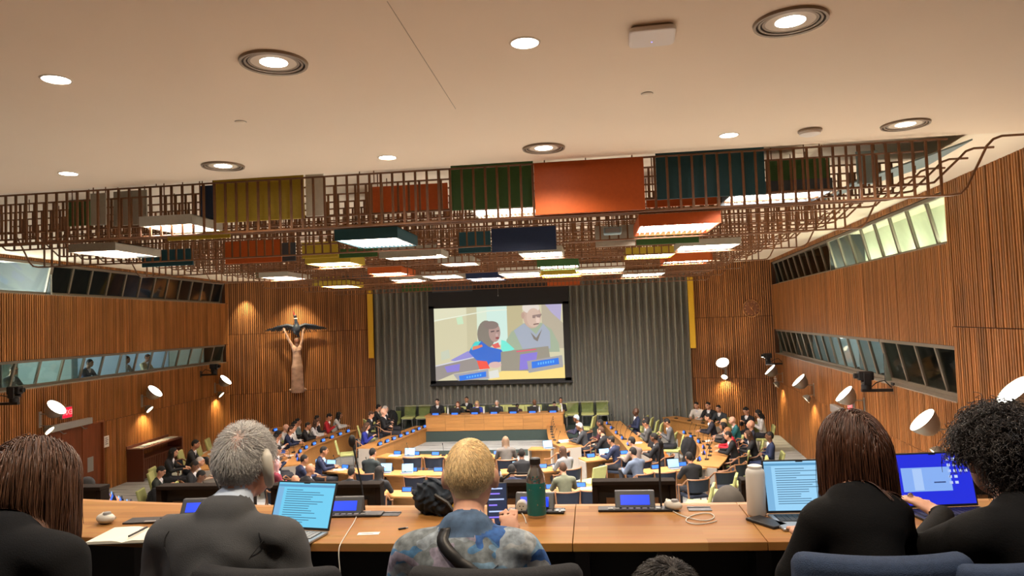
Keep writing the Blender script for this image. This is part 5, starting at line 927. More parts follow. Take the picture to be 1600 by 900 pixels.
for k in range(46):
    a = random.uniform(0, 2*PI); z = random.uniform(.03, .146); s_ = random.uniform(.0006, .0017); c = Vector((math.cos(a)*.0419, math.sin(a)*.0419, z)); t = Vector((-math.sin(a), math.cos(a), 0))*s_; u = Vector((0, 0, s_*random.uniform(.8, 3))); sp.add([c-t-u, c+t-u, c+t+u, c-t+u], [(0, 1, 2, 3)])
part('paint_specks', sp, m_steel, r)['kind'] = 'stuff'
sp = MB(); 
for k in range(7): a = -1.9+.14*k; z = .168+.012*math.sin(k*1.9); c = Vector((math.cos(a)*.0422, math.sin(a)*.0422, z)); t = Vector((-math.sin(a), math.cos(a), 0))*.004; u = Vector((0, 0, .004)); sp.add([c-t-u, c+t-u*.3, c+t+u, c-t+u*.4], [(0, 1, 2, 3)])
part('teal_chips', sp, m_teal, r)['kind'] = 'stuff'
bottle(1183, 804, 'plain white metal bottle beside the pale laptop', ([(0, 0), (.036, 0), (.040, .006), (.040, .175), (.036, .190), (.028, .196)], [(.029, .190), (.030, .206), (.020, .210), (0, .210)]), (M('bottle_white', (.62, .62, .60), .4), M('bottle_white')))
p = on(1198, 818); r = thing('black_wallet', 'black phone wallet lying before the white bottle', 'phone', (p.x, p.y, TZ), .55); part('case', MB().box(-.040, .040, -.078, .078, 0, .012), m_black, r, bevel=.004); part('clasp', MB().box(-.012, .012, -.085, -.075, .002, .010), m_grey, r)
p = on(576, 834); r = thing('paper_card', 'small white card on the table before the bag', 'card', (p.x, p.y, TZ), .1); part('card', MB().box(-.045, .045, -.018, .018, 0, .0015), m_paper, r); part('print', MB().box(-.03, .02, -.004, .002, .0015, .0018), M('print_grey'), r)
p = on(629, 827); r = thing('card_reader', 'tiny black dongle on the table left of the blond man', 'dongle', (p.x, p.y, TZ), .5); part('body', MB().box(-.018, .014, -.006, .006, 0, .007), m_black, r, bevel=.002); part('plug', MB().box(.014, .024, -.004, .004, .002, .006), m_grey, r)
p = on(816, 800); r = thing('travel_adapter', 'round white plug adapter beside the teal bottle', 'adapter', (p.x, p.y, TZ), 0); part('body', MB().lathe([(.022, -.022), (.026, -.018), (.026, .02), (.022, .024)], 24, M_=Matrix.Translation((0, 0, .027)) @ Matrix.Rotation(PI/2, 4, 'X')), m_ivory, r, True)
for a in range(3): part('socket_hole', MB().lathe([(.003, 0), (0, .001)], 8, M_=Matrix.Translation((.009*math.cos(a*2.1+.5), -.0245, .027+.009*math.sin(a*2.1+.5))) @ Matrix.Rotation(PI/2, 4, 'X')), m_black, r)
cable('adapter_cable', 'short white cable on the round adapter', tp((812, 800), (803, 803), (800, 797), (806, 793), (820, 806), (822, 818)))
# notebook and folder
p = on(212, 838); r = thing('open_notebook', 'open notebook with blank cream pages and a pen', 'notebook', (p.x, p.y, TZ), .10)
for s in (-1, 1):
    pg = MB(); n = 8; V = []; xs_ = np.linspace(0, .150, n); zt = .006+.010*np.sin(np.clip(xs_/.06, 0, 1)*PI/2)*(1-.35*xs_/.15)
    for y in (-.105, .105):
        V += [(s*x, y, .003) for x in xs_]+[(s*x, y, z) for x, z in zip(xs_, zt)]
    Fc = [];
    for i in range(n-1): Fc += [(n+i, n+i+1, 3*n+i+1, 3*n+i), (i, 2*n+i, 2*n+i+1, i+1), (i, i+1, n+i+1, n+i), (2*n+i, 3*n+i, 3*n+i+1, 2*n+i+1)]
    Fc += [(n-1, 2*n+n-1, 4*n-1, 2*n-1)]; part('page_block', pg.add(V, Fc if s < 0 else [q[::-1] for q in Fc]), M('page_cream', (.74, .72, .60), .8), r)
part('cover', MB().box(-.155, .155, -.108, .108, 0, .003), M('notebook_cover', (.06, .05, .04), .6), r); pen = part('pen', MB().tube([(.004, -.06, .018), (.012, .07, .018)], .0042, 8), m_black, r, True); part('pen_clip', MB().box(.006, .010, .02, .065, .021, .023), m_grey, pen)
p = on(240, 814); r = thing('black_folder', 'flat black folder beyond the open notebook', 'folder', (p.x, p.y, TZ), .12); part('cover', MB().box(-.12, .12, -.045, .045, 0, .008), m_black, r, bevel=.002); part('clip', MB().box(-.02, .03, -.05, -.035, .008, .012), m_grey, r)
# laptops
def laptop(px_, py_, rz, tilt, w_, d_, label, kind):
    p = on(px_, py_); r = thing('laptop', label, 'laptop', (p.x, p.y, TZ+.001), rz); h = w_/2
    part('base', MB().box(-h, h, -d_, 0, 0, .011), M('laptop_silver', (.40, .41, .42), .35, .7) if kind != 'black' else m_black, r, bevel=.004)
    kb = part('keyboard', MB().box(-h*.88, h*.88, -d_*.55, -d_*.10, .011, .012), m_black, r)
    for q in range(5):
        for k in range(12): part('key', MB().box(-h*.86+k*h*1.72/12+.001, -h*.86+(k+1)*h*1.72/12-.002, -d_*.53+q*d_*.085, -d_*.53+(q+1)*d_*.085-.002, .012, .0135), M('key_dark', (.02, .02, .022), .5) if kind != 'convertible' else M('key_pale', (.30, .31, .32), .5), kb)
    part('touchpad', MB().box(-h*.3, h*.3, -d_*.95, -d_*.60, .011, .0115), m_grey, r)
    T = Matrix.Translation((0, 0, .012)) @ Matrix.Rotation(-tilt, 4, 'X'); lh = d_*1.0
    lid = part('lid', MB().box(-h, h, 0, .007, 0, lh, .5, T), m_black, r, bevel=.003)
    def fl_(name, x0, x1, z0, z1, lay, mat): return part(name, MB().add([(x0, -.0006*lay, z0), (x1, -.0006*lay, z0), (x1, -.0006*lay, z1), (x0, -.0006*lay, z1)], [(0, 1, 2, 3)], .5, T), mat, lid)
    e = lambda n, c, s=1.0: M('lap_'+n, (.02, .02, .02), .3, emit=s, ecol=srgb(c)); X = h-.007; Z0, Z1 = .010, lh-.007
    if kind in ('doc', 'convertible'):
        fl_('screen', -X, X, Z0, Z1, 1, e('doc_'+kind, (150, 205, 240) if kind == 'doc' else (110, 200, 235), LAPE)); fl_('toolbar', -X, X, Z1-.018, Z1-.008, 2, e('tool', (90, 150, 190), LAPE)); fl_('sidebar', -X, -X+.03, Z0, Z1-.02, 2, e('side', (120, 175, 215), LAPE))
        ln = MB()
        for k in range(16):
            z = Z1-.032-k*.0095
            if z > Z0+.01: q = random.uniform(.4, 1); ln.add([(-X+.045, -.0018, z), (-X+.045+(2*X-.09)*q, -.0018, z), (-X+.045+(2*X-.09)*q, -.0018, z+.0028), (-X+.045, -.0018, z+.0028)], [(0, 1, 2, 3)], .5, T)
        part('text_lines', ln, e('ink', (70, 110, 140), LAPE*.8), lid)['kind'] = 'stuff'
    else:
        fl_('screen', -X, X, Z0, Z1, 1, e('desk', (24, 40, 205), LAPE*1.1)); fl_('open_window', -X+.012, X*.42, Z0+.055, Z1-.055, 2, e('win', (130, 170, 235), LAPE)); fl_('window_list', -X+.06, -X+.10, Z0+.06, Z1-.06, 3, e('winl', (165, 195, 240), LAPE)); fl_('selection', -.01, .04, Z0+.088, Z0+.093, 4, e('sel', (40, 60, 110), LAPE))
        for a in range(4):
            for b_ in range(5 if a > 1 else 3): x = X-.02-a*.024; z = Z1-.03-b_*.024; fl_('desktop_icon', x-.007, x+.007, z, z+.011, 2, e('icon', (190, 205, 240), LAPE))
    fl_('notch', -.015, .015, Z1-.004, Z1, 4, m_black); return r
LAPE = .42
laptop(466, 832, -.62+.45, .42, .29, .20, 'convertible laptop with a pale document in front of the grey man', 'convertible')
laptop(1258, 806, .05, .22, .312, .218, 'laptop with a pale document in front of the long-haired woman', 'doc')
laptop(1470, 797, .12, .20, .325, .225, 'laptop with a bright blue desktop before the curly-haired person', 'black')
# dark bag
p = on(683, 806); sd = SD(); sd.ell((0, 0, .06), (.10, .08, .07), 0, .04); sd.ell((-.035, .0, .10), (.07, .06, .05), 0, .04); sd.ell((.05, -.01, .05), (.07, .07, .055), 1, .03); sd.ell((-.07, .01, .06), (.05, .05, .06), 0, .03); sd.wr = lambda q: .011*np.abs(np.sin(q[:, 0]*55+3*np.sin(q[:, 2]*45)+20*q[:, 1]))+.006*np.sin(q[:, 1]*70+q[:, 2]*80+3*np.sin(q[:, 0]*60))-.006
r = thing('crumpled_bag', 'crumpled dark navy bag on the table left of the blond man', 'bag', (p.x, p.y+.05, TZ)); link('fabric', sd.mesh('fabric', (-.2, -.15, 0.0), (.2, .15, .2), .006, [cloth((.012, .02, .032)), cloth((.012, .012, .016))]), r); part('strap', MB().tube([(.0, -.08, .10), (.06, -.10, .07), (.10, -.11, .02)], .008, 6), m_black, r, True); part('yellow_tag', MB().box(.07, .11, -.07, -.06, .03, .07), M('tag_yellow', (.6, .4, .03), .6), r, bevel=.004)
# ================================================================ LOWER GALLERY ROW: PARAPET SCREENS
for k, (a, b, lab) in enumerate(((-4.9, -3.84, 'leftmost dark parapet screen behind the red-brown hair'), (-3.38, -2.62, 'dark parapet screen left of the grey man'), (-2.46, -1.61, 'brown parapet screen behind the convertible laptop'), (-1.12, -.43, 'parapet screen behind the blond head'), (-.05, .54, 'parapet screen behind the middle right console'), (.99, 1.62, 'parapet screen behind the white bottle'), (1.95, 2.75, 'parapet screen behind the blue laptop'))):
    r = thing('parapet_screen', lab, 'screen panel', ((a+b)/2, 5.2, GF-.6), group='low screens on the gallery parapet'); h = (b-a)/2; T0 = .62; T1 = 1.03
    part('top_rail', MB().box(-h, h, -.03, .09, T1-.03, T1), M('rail_dark_brown', (.018, .012, .009), .8, spec=.08), r, bevel=.005); part('back_panel', MB().box(-h+.02, h-.02, .05, .07, T0, T1-.03), M('panel_dark', (.02, .018, .017), .5), r)
    for s in (-1, 1): part('side_frame', MB().box(s*(h-.02)-.02, s*(h-.02)+.02, -.02, .08, T0, T1-.03), M('rail_dark_brown'), r)
    part('wood_inset', MB().box(-h+.10, h-.12, .03, .05, T1-.20, T1-.13), M('inset_brown', (.20, .115, .06), .5), r); part('lower_shelf', MB().box(-h, h, -.06, .08, T0-.03, T0), M('rail_dark_brown'), r); part('post', MB().box(-.04, .04, .0, .06, 0, T0), m_dark, r)
r = thing('lower_gallery_desk', 'oak desk of the lower gallery row below the table', 'desk', (-.6, 4.85, GF-.6)); part('top', MB().box(-4.2, 3.6, -.28, .30, .56, .59), m_oak, r); 
for x in (-4.1, -2, 0, 2, 3.5): part('leg', MB().box(x-.03, x+.03, -.2, .2, 0, .56), m_dark, r)
# left wing of the lower gallery
q = [pz(x, y, 2.42) for x, y in ((158, 772), (176, 772), (238, 806), (150, 812))]; zf = 1.68
wing = struct('floor_wing', MB().prism([(v.x, v.y) for v in q[:2]]+[(q[2].x-.25, q[2].y-1), (q[3].x-1.8, q[3].y-1.2), (q[0].x-1.6, q[0].y+.6)], 0, zf), m_gfloor, 'dark raised floor of the left lower seating wing', 'floor')
c = q[3]; r = thing('wing_desk', 'oak desk with consoles seen past the notebook on the left', 'desk', (c.x, c.y, zf)); part('top', MB().prism([(v.x-c.x, v.y-c.y) for v in q], .70, .74), m_oak, r); part('front_panel', MB().prism([(q[1].x-c.x, q[1].y-c.y), (q[2].x-c.x, q[2].y-c.y), (q[2].x-c.x-.05, q[2].y-c.y), (q[1].x-c.x-.05, q[1].y-c.y)], 0, .70), m_dark, r)
for k, (x, y) in enumerate(((172, 777), (183, 784), (196, 790), (211, 796), (225, 802))):
    v = pz(x, y, 2.42); item('disp', v.x-.05, v.y, 2.42, -.9, '%s small display from the far end of the wing desk' % ORD[k], 'display', 'displays on the wing desk')
def sit_z(px_, py_, Y, zf, angd, pose, hair, jac, hc, sk, desc):
    hy, hz = HOFF[pose]; v = pY(px_, py_, Y); a = math.radians(angd); s = (v.z-zf)/hz; person(v.x+math.sin(a)*hy*s, v.y-math.cos(a)*hy*s, zf, a, pose, hair, desc, jac, hc, sk, scale=s, group='people in the left wing')
c = (q[0]+q[3])/2
sit_z(121, 755, 8.6, zf, -50, 'back', 'short', (.30, .25, .22), (.50, .42, .36), 0, 'pale-haired person at the left wing desk'); sit_z(135, 759, 8.1, zf, -50, 'phone', 'short', BK, h_bk, 0, 'dark-haired person with a phone at the left wing desk')
# ================================================================ PEOPLE AT THE GALLERY TABLE
def strands(name, P, rad, mat, parent, tint=None, taper=.5):
    P = np.asarray(P); n, K, _ = P.shape; T = np.gradient(P, axis=1); T /= np.linalg.norm(T, axis=2, keepdims=True)+1e-9
    ref = rng.normal(size=(n, 1, 3)); A = np.cross(T, ref); A /= np.linalg.norm(A, axis=2, keepdims=True)+1e-9; B = np.cross(T, A); w_ = (rad*np.linspace(1, taper, K))[None, :, None]
    V = np.stack([P+w_*(A*math.cos(t)+B*math.sin(t)) for t in (0, 2.094, 4.189)], 2).reshape(-1, 3)
    b = (np.arange(n)[:, None]*K+np.arange(K-1)[None, :]).reshape(-1); Fq = np.concatenate([np.stack([b*3+i, b*3+(i+1) % 3, (b+1)*3+(i+1) % 3, (b+1)*3+i], 1) for i in range(3)])
    tt = rng.random(n) if tint is None else tint; tf = np.tile(np.repeat(tt, K-1), 3)
    o = link(name, mesh_np(name, V, Fq, [mat], None, tf, True), parent); o['kind'] = 'stuff'; return o
def scalp(n, H, R, hs, zmin=lambda y: -.3, seed=0):
    out = []; g = np.random.default_rng(seed)
    while len(out) < n:
        d = g.normal(size=(n*2, 3)); d /= np.linalg.norm(d, axis=1, keepdims=True); keep = (d*arr(.080, .096, .106)) @ arr(0, .62, -.78) < .016; keep &= d[:, 2] > -.62; keep &= ~((np.abs(d[:, 0]) > .72) & (d[:, 2] < -.02) & (d[:, 1] > -.5)); out += list(d[keep])
    d = np.array(out[:n]); rr = arr(.080, .096, .106)*hs; c = H+R @ arr(0, -.012, .012); return c+(d*rr) @ R.T, (d/rr/np.linalg.norm(d/rr, axis=1, keepdims=True)) @ R.T, d, c
def hairmat(name, c): return M(name, c, .42, tint=.45, spec=.5)
def fold(amp, f1=38, zt=1.02, yt=.30):
    def w_(p):
        x, y, z = p[:, 0], p[:, 1], p[:, 2]; m = np.clip((zt-z)/.06, 0, 1)*np.clip((yt-y)/.06, 0, 1)
        return m*amp*(np.sin(f1*z+14*np.abs(x)+2.5*np.sin(9*x+5*z))*np.clip(1.2-abs(z-.78)*2.2, .1, 1)+.6*np.sin(23*x+31*z+3*np.sin(17*z)))
    return w_
FG = 'people at the gallery table'
def front_person(px_, py_, Y, yawd, label, mats, lean=.28, hp=-.12, hair='short', wid=1.0, hs=1.05, arms=None, amp=.004, h=.011, extra=None, headyaw=0, neck=(0, 0, 0)):
    A = arms or [((-.28, .18, .74), (-.14, .44, .80), (.35, 1, -.05), .45), ((.28, .18, .74), (.14, .44, .80), (-.35, 1, -.05), .45)]
    H = seated('desk', hair, lean, hp, wid=wid, hs=hs, headyaw=headyaw, neck=neck)[1]; t = pY(px_, py_, Y); s = (t.z-GF)/H[2]; a = math.radians(yawd); off = Matrix.Rotation(a, 3, 'Z') @ Vector(H)*s; org = Vector((t.x-off.x, t.y-off.y, GF))
    def loc(q): return tuple((Matrix.Rotation(-a, 3, 'Z') @ (pY(*q[1:])-org))/s) if q[0] == 'px' else q
    A = [(loc(e), loc(w_), d, c) for e, w_, d, c in A]
    sd, H, HR = seated('desk', hair, lean, hp, wid=wid, arms=A, hs=hs, headyaw=headyaw, neck=neck); sd.wr = fold(amp)
    if extra: extra(sd, H, HR)
    me = sd.mesh('person_body', (-.40, -.36, -.01), (.40, .92, 1.50), h, mats); o = bpy.data.objects.new('person', me); COL.objects.link(o)
    o.location = (t.x-off.x, t.y-off.y, GF); o.rotation_euler = (0, 0, a); o.scale = (s,)*3
    tag(o, label, 'person', FG); return o, sd, H, HR
def push(sd, P, eps):
    for _ in range(2):
        q = P.reshape(-1, 3); v = sd.val(q); k = v < eps
        if not k.any(): break
        e = .004; g = np.stack([sd.val(q[k]+np.eye(3)[i]*e)-v[k] for i in range(3)], 1); g /= np.linalg.norm(g, axis=1, keepdims=True)+1e-9; q[k] += g*(eps-v[k])[:, None]; P = q.reshape(P.shape)
    return P
def long_hair(o, sd, H, HR, hs, n, length, mat, seed, spread=.012, K=15, tilt=0, base=.002):
    g = np.random.default_rng(seed); p, nr, d, c = scalp(n, H, HR, hs, seed=seed); top = np.clip(d[:, 2], 0, 1); dirv = np.stack([np.sign(d[:, 0]+g.normal(0, .1, n))*(.9*top), -.5*top-.1, .15-.8*(1-top)], 1) @ HR.T+nr*.15
    L_ = length*g.uniform(.75, 1.05, n)*(1-.25*np.clip(-d[:, 2], 0, 1)); st = L_/(K-1); P = np.zeros((n, K, 3)); P[:, 0] = p; v = dirv/np.linalg.norm(dirv, axis=1, keepdims=True); off = g.uniform(base, spread, n)
    rr = arr(.080, .098, .107)*hs; sub = SD(); sub.p = [q for q in sd.p if q[1] in (0, 3)]
    for k in range(1, K):
        v = v*.62+arr(tilt, -.02, -.42)+g.normal(0, .035, (n, 3)); v /= np.linalg.norm(v, axis=1, keepdims=True); q = P[:, k-1]+v*st[:, None]
        u = ((q-c) @ HR)/(rr+off[:, None]); ln = np.linalg.norm(u, axis=1); ins = ln < 1; u[ins] /= ln[ins][:, None]; q2 = c+(u*(rr+off[:, None])) @ HR.T; q[ins] = q2[ins]; P[:, k] = push(sub, q, .006)
    return strands('hair', P, .0016, mat, o)
def short_hair(o, H, HR, hs, n, ln, mat, seed, lift=.35, mess=.25, thin=0, K=5, whorl=(.15, -.62, .77), rad=.0011):
    g = np.random.default_rng(seed); p, nr, d, c = scalp(n, H, HR, hs, seed=seed); w_ = arr(*whorl); w_ /= np.linalg.norm(w_); dist = np.arccos(np.clip(d @ w_, -1, 1))
    if thin: k = g.random(n) > thin*np.exp(-(dist/.42)**2); p, nr, d, dist = p[k], nr[k], d[k], dist[k]; n = len(p)
    t = d-w_*(d @ w_)[:, None]; t /= np.linalg.norm(t, axis=1, keepdims=True)+1e-6; sw = np.cross(w_, t); t = t+sw*.5*np.exp(-dist*1.2)[:, None]+arr(0, 0, -.25); t = t @ HR.T+g.normal(0, mess, (n, 3)); t -= nr*np.sum(t*nr, 1, keepdims=True); t /= np.linalg.norm(t, axis=1, keepdims=True)+1e-6
    L_ = ln*g.uniform(.6, 1.15, n)*np.clip(.45+.9*(d[:, 2]+.55), .35, 1); P = np.zeros((n, K, 3)); P[:, 0] = p-nr*.002; v = t*(1-lift)+nr*lift*1.3
    for k in range(1, K): v = v-nr*.10+arr(0, 0, -.05); v /= np.linalg.norm(v, axis=1, keepdims=True); P[:, k] = P[:, k-1]+v*(L_/(K-1))[:, None]
    return strands('hair', P, rad, mat, o, taper=.3)
def curly_hair(o, H, HR, hs, n, ln, mat, seed, K=22):
    g = np.random.default_rng(seed); p, nr, d, c = scalp(n, H, HR, hs, seed=seed); L_ = ln*g.uniform(.55, 1.1, n); t = np.linspace(0, 1, K)[None, :, None]; v = nr+g.normal(0, .24, (n, 3)); a = np.cross(v, g.normal(size=(n, 3))); a /= np.linalg.norm(a, axis=1, keepdims=True); b = np.cross(v, a); b /= np.linalg.norm(b, axis=1, keepdims=True)
    ph = g.uniform(0, 6.28, n)[:, None, None]+t*g.uniform(11, 20, n)[:, None, None]; r_ = (g.uniform(.006, .012, n)[:, None, None])*np.clip(t*4, 0, 1)
    P = p[:, None]+v[:, None]*L_[:, None, None]*t*(1-.25*t)+a[:, None]*np.cos(ph)*r_+b[:, None]*np.sin(ph)*r_; P[:, :, 2] -= (t[:, :, 0]**2)*.045*(1-.6*np.clip(d[:, 2], 0, 1))[:, None]
    return strands('hair', P, .0017, mat, o)
def mats(j, sk, hr, sh, tr=(.02, .02, .024)): return [j, sk, hr, sh, cloth(tr), m_black, m_eye]
skA = M('skin_warm', (.58, .31, .21), .5, noise=.08, nscale=40); skB = M('skin_pink', (.60, .30, .22), .5, noise=.1, nscale=40)
# --- grey suited man
suit = M('suit_grey', (.060, .063, .068), .85, noise=.10, nscale=9, bump=.25, bscale=420)
def ex_suit(sd, H, HR):
    R = rotx(-.36); up = lambda x, y, z: arr(0, 0, .55)+R @ arr(x, y, z)
    sd.cap(up(-.04, -.022, .525), up(.04, -.022, .525), .056, .056, 0, .02); sd.cap(up(-.022, .005, .562), up(.022, .005, .562), .047, .047, 3, .004, .003)
o, sd, H, HR = front_person(385, 722, 2.30, -3, 'grey-haired person in a grey suit with an earpiece seen from behind', arms=[((-.28, .16, .74), (-.10, .40, .78), (.3, 1, 0), .4), ((.28, .16, .74), (.10, .40, .78), (-.3, 1, 0), .4)], mats=mats(suit, skB, M('scalp_pink_grey', (.40, .28, .24), .6), cloth((.42, .50, .62))), lean=.36, hp=-.02, wid=1.08, hs=1.06, extra=ex_suit, amp=.007)
short_hair(o, H, HR, 1.06, 7500, .042, hairmat('hair_grey', (.52, .51, .50)), 3, lift=.42, mess=.40, thin=.72)
e_ = H+HR @ arr(.092, -.012, -.02); ep = link('worn_earpiece', MB().tube([tuple(e_+arr(-.004, -.02, .062)), tuple(e_+arr(.008, -.034, .045)), tuple(e_+arr(.010, -.030, .0)), tuple(e_+arr(.006, -.012, -.045)), tuple(e_+arr(0, .0, -.058))], [.014, .019, .019, .016, .010], 12).mesh('worn_earpiece', m_ivory, True), o); ep['label'] = 'ivory translation earpiece worn on the right ear'
# suit seams
def seam(o, sd, pts, rad, mat, name, eps=.0008):
    P = np.array([[arr(*p) for p in smooth3(pts)]]); P = to_surface(sd, P, eps); m = MB().tube([tuple(p) for p in P[0]], rad, 5); return part(name, m, mat, o, True)
def smooth3(pts, n=8):
    P = [Vector(p) for p in pts]; out = []
    for i in range(len(P)-1):
        p0, p1, p2, p3 = P[max(i-1, 0)], P[i], P[i+1], P[min(i+2, len(P)-1)]
        for k in range(n): t = k/n; out.append(tuple(.5*((2*p1)+(p2-p0)*t+(2*p0-5*p1+4*p2-p3)*t*t+(3*p1-p0-3*p2+p3)*t**3)))
    return out+[tuple(P[-1])]
def to_surface(sd, P, eps):
    q = P.reshape(-1, 3).copy()
    for _ in range(6):
        v = sd.val(q); e = .003; g = np.stack([sd.val(q+np.eye(3)[i]*e)-v for i in range(3)], 1); g /= np.linalg.norm(g, axis=1, keepdims=True)+1e-9; q -= g*(v-eps)[:, None]*.8
    return q.reshape(P.shape)
m_seam = M('seam_dark', (.02, .02, .022), .9)
seam(o, sd, [(0, -.2, 1.0), (0, -.2, .85), (0, -.2, .65)], .0012, m_seam, 'centre_seam')
for e in (-1, 1): seam(o, sd, [(e*.17, -.05, 1.10), (e*.195, -.10, 1.0), (e*.19, -.12, .88), (e*.18, -.06, .80)], .0014, m_seam, 'sleeve_seam')
# --- blond man in a patterned shirt
def shirt_mat():
    m = bpy.data.materials.new('shirt_patchwork'); m.use_nodes = True; nt = m.node_tree; N = nt.nodes; L = nt.links; b = N['Principled BSDF']; b.inputs['Roughness'].default_value = .8
    tc = N.new('ShaderNodeTexCoord'); nz = N.new('ShaderNodeTexNoise'); nz.inputs['Scale'].default_value = 7; L.new(tc.outputs['Object'], nz.inputs['Vector']); ad = N.new('ShaderNodeVectorMath'); ad.operation = 'MULTIPLY_ADD'; ad.inputs[1].default_value = (.22, .22, .22); L.new(nz.outputs['Color'], ad.inputs[0]); L.new(tc.outputs['Object'], ad.inputs[2])
    mp = N.new('ShaderNodeMapping'); mp.inputs['Scale'].default_value = (.8, .8, 1.8); L.new(ad.outputs[0], mp.inputs[0]); v = N.new('ShaderNodeTexVoronoi'); v.inputs['Scale'].default_value = 11; L.new(mp.outputs[0], v.inputs['Vector'])
    r = N.new('ShaderNodeValToRGB'); r.color_ramp.interpolation = 'CONSTANT'; E = r.color_ramp.elements; sx = N.new('ShaderNodeSeparateXYZ'); L.new(v.outputs['Color'], sx.inputs[0]); L.new(sx.outputs[0], r.inputs[0])
    cols = [(0, (.16, .19, .21)), (.20, (.24, .29, .34)), (.36, (.07, .19, .37)), (.52, (.18, .31, .45)), (.66, (.25, .23, .31)), (.76, (.02, .09, .30)), (.83, (.31, .34, .36)), (.95, (.04, .05, .08))]
    E[0].position = 0; E[0].color = (*cols[0][1], 1); E[1].position = cols[1][0]; E[1].color = (*cols[1][1], 1)
    for p, c in cols[2:]: k = E.new(p); k.color = (*c, 1)
    n2 = N.new('ShaderNodeTexNoise'); n2.inputs['Scale'].default_value = 38; n2.inputs['Detail'].default_value = 6; L.new(tc.outputs['Object'], n2.inputs['Vector']); mr = N.new('ShaderNodeMapRange'); mr.inputs[1].default_value = .3; mr.inputs[2].default_value = .7; mr.inputs[3].default_value = .5; mr.inputs[4].default_value = 1.5; L.new(n2.outputs['Fac'], mr.inputs[0])
    sc_ = N.new('ShaderNodeVectorMath'); sc_.operation = 'SCALE'; L.new(r.outputs[0], sc_.inputs[0]); L.new(mr.outputs[0], sc_.inputs['Scale']); L.new(sc_.outputs[0], b.inputs['Base Color'])
    bp = N.new('ShaderNodeBump'); bp.inputs['Strength'].default_value = .35; bp.inputs['Distance'].default_value = .006; n3 = N.new('ShaderNodeTexNoise'); n3.inputs['Scale'].default_value = 22; n3.inputs['Detail'].default_value = 3; L.new(tc.outputs['Object'], n3.inputs['Vector']); L.new(n3.outputs['Fac'], bp.inputs['Height']); L.new(bp.outputs[0], b.inputs['Normal']); return m
m_shirt = shirt_mat()
def ex_shirt(sd, H, HR):
    R = rotx(-.36); up = lambda x, y, z: arr(0, 0, .55)+R @ arr(x, y, z); sd.cap(up(-.035, -.022, .52), up(.035, -.022, .52), .052, .050, 3, .012, .003)
arms = [((-.27, .20, .76), (-.10, .46, .84), (.45, .8, .2), .8), ((.29, .20, .76), ('px', 800, 852, 2.46), (-.12, .45, .85), 1.0)]
o, sd, H, HR = front_person(735, 742, 2.30, 2, 'blond short-haired person in a blue patchwork shirt with a black strap', mats(m_shirt, skA, M('scalp_blond', (.66, .48, .25), .6), M('shirt_collar_blue', (.06, .11, .20), .8, noise=.3, nscale=30)), lean=.36, hp=-.16, wid=.98, hs=1.06, arms=arms, extra=ex_shirt, amp=.0075)
short_hair(o, H, HR, 1.06, 9000, .020, hairmat('hair_blond', (.88, .68, .38)), 5, lift=.30, mess=.16, whorl=(-.1, -.45, .89))
pth = np.array([smooth3([(-.085, .06, 1.10), (-.06, -.03, 1.06), (.03, -.08, .97), (.115, -.12, .88), (.19, -.12, .74)], 8)]); pc = to_surface(sd, pth, .003)[0]; V = []
for i in range(len(pc)):
    d = pc[min(i+1, len(pc)-1)]-pc[max(i-1, 0)]; d /= np.linalg.norm(d); e3 = np.eye(3)*.004; gn = np.array([sd.val(pc[i:i+1]+e3[q:q+1])[0]-sd.val(pc[i:i+1]-e3[q:q+1])[0] for q in range(3)]); nn = np.cross(d, gn); nn /= np.linalg.norm(nn); a_, b_ = to_surface(sd, np.array([pc[i]+nn*.019, pc[i]-nn*.019]), .003); V += [tuple(a_), tuple(b_)]
st_ = link('bag_strap', mesh_np('bag_strap', V, [(2*i, 2*i+1, 2*i+3, 2*i+2) for i in range(len(pc)-1)], [m_black], smooth=True), o); sm = st_.modifiers.new('t', 'SOLIDIFY'); sm.thickness = .003; sm.offset = 0
seam(o, sd, [(-.17, -.15, .99), (0, -.2, .985), (.17, -.15, .99)], .0018, M('seam_blue_grey', (.10, .12, .15), .9), 'yoke_seam')
# phone in the right hand
hw = pY(777, 787, 2.585); r = thing('smartphone', 'black smartphone held up by the blond man', 'phone', hw, .1, rot=(math.radians(-22), 0, .1)); part('body', MB().box(-.037, .037, -.004, .004, -.075, .075), m_black, r, bevel=.003)
sc2 = part('screen', MB().add([(-.034, -.0045, -.071), (.034, -.0045, -.071), (.034, -.0045, .071), (-.034, -.0045, .071)], [(0, 1, 2, 3)]), M('phone_screen', (.01, .012, .02), .3, emit=.35, ecol=srgb((40, 52, 78))), r)
for k, (z, q) in enumerate(((.05, .05), (.032, .04), (.012, .055), (-.008, .03), (-.03, .05), (-.05, .045))): part('text_line', MB().add([(-.03, -.0052, z), (-.03+q, -.0052, z), (-.03+q, -.0052, z+.005), (-.03, -.0052, z+.005)], [(0, 1, 2, 3)]), M('phone_ink_%d' % (k % 2), (.1, .1, .1), .3, emit=.6, ecol=srgb(((150, 170, 210), (110, 90, 220))[k % 2])), sc2)
# --- red-brown haired woman, left
jk = M('jacket_black_left', (.008, .0085, .010), .85, bump=.2, bscale=300, spec=.15)
o, sd, H, HR = front_person(54, 762, 1.95, -10, 'long red-brown-haired person in a black jacket at the left edge', mats(jk, skA, M('scalp_brown', (.07, .03, .018), .6), jk), arms=[((-.28, .12, .72), (-.10, .30, .72), (.3, 1, 0), .4), ((.28, .12, .72), (.10, .30, .72), (-.3, 1, 0), .4)], lean=.34, hp=-.15, neck=(.05, -.07, -.07), wid=1.06, hs=1.04, amp=.004, headyaw=-.25)
long_hair(o, sd, H, HR, 1.04, 5200, .29, hairmat('hair_auburn', (.10, .046, .026)), 11, spread=.030, base=.004)
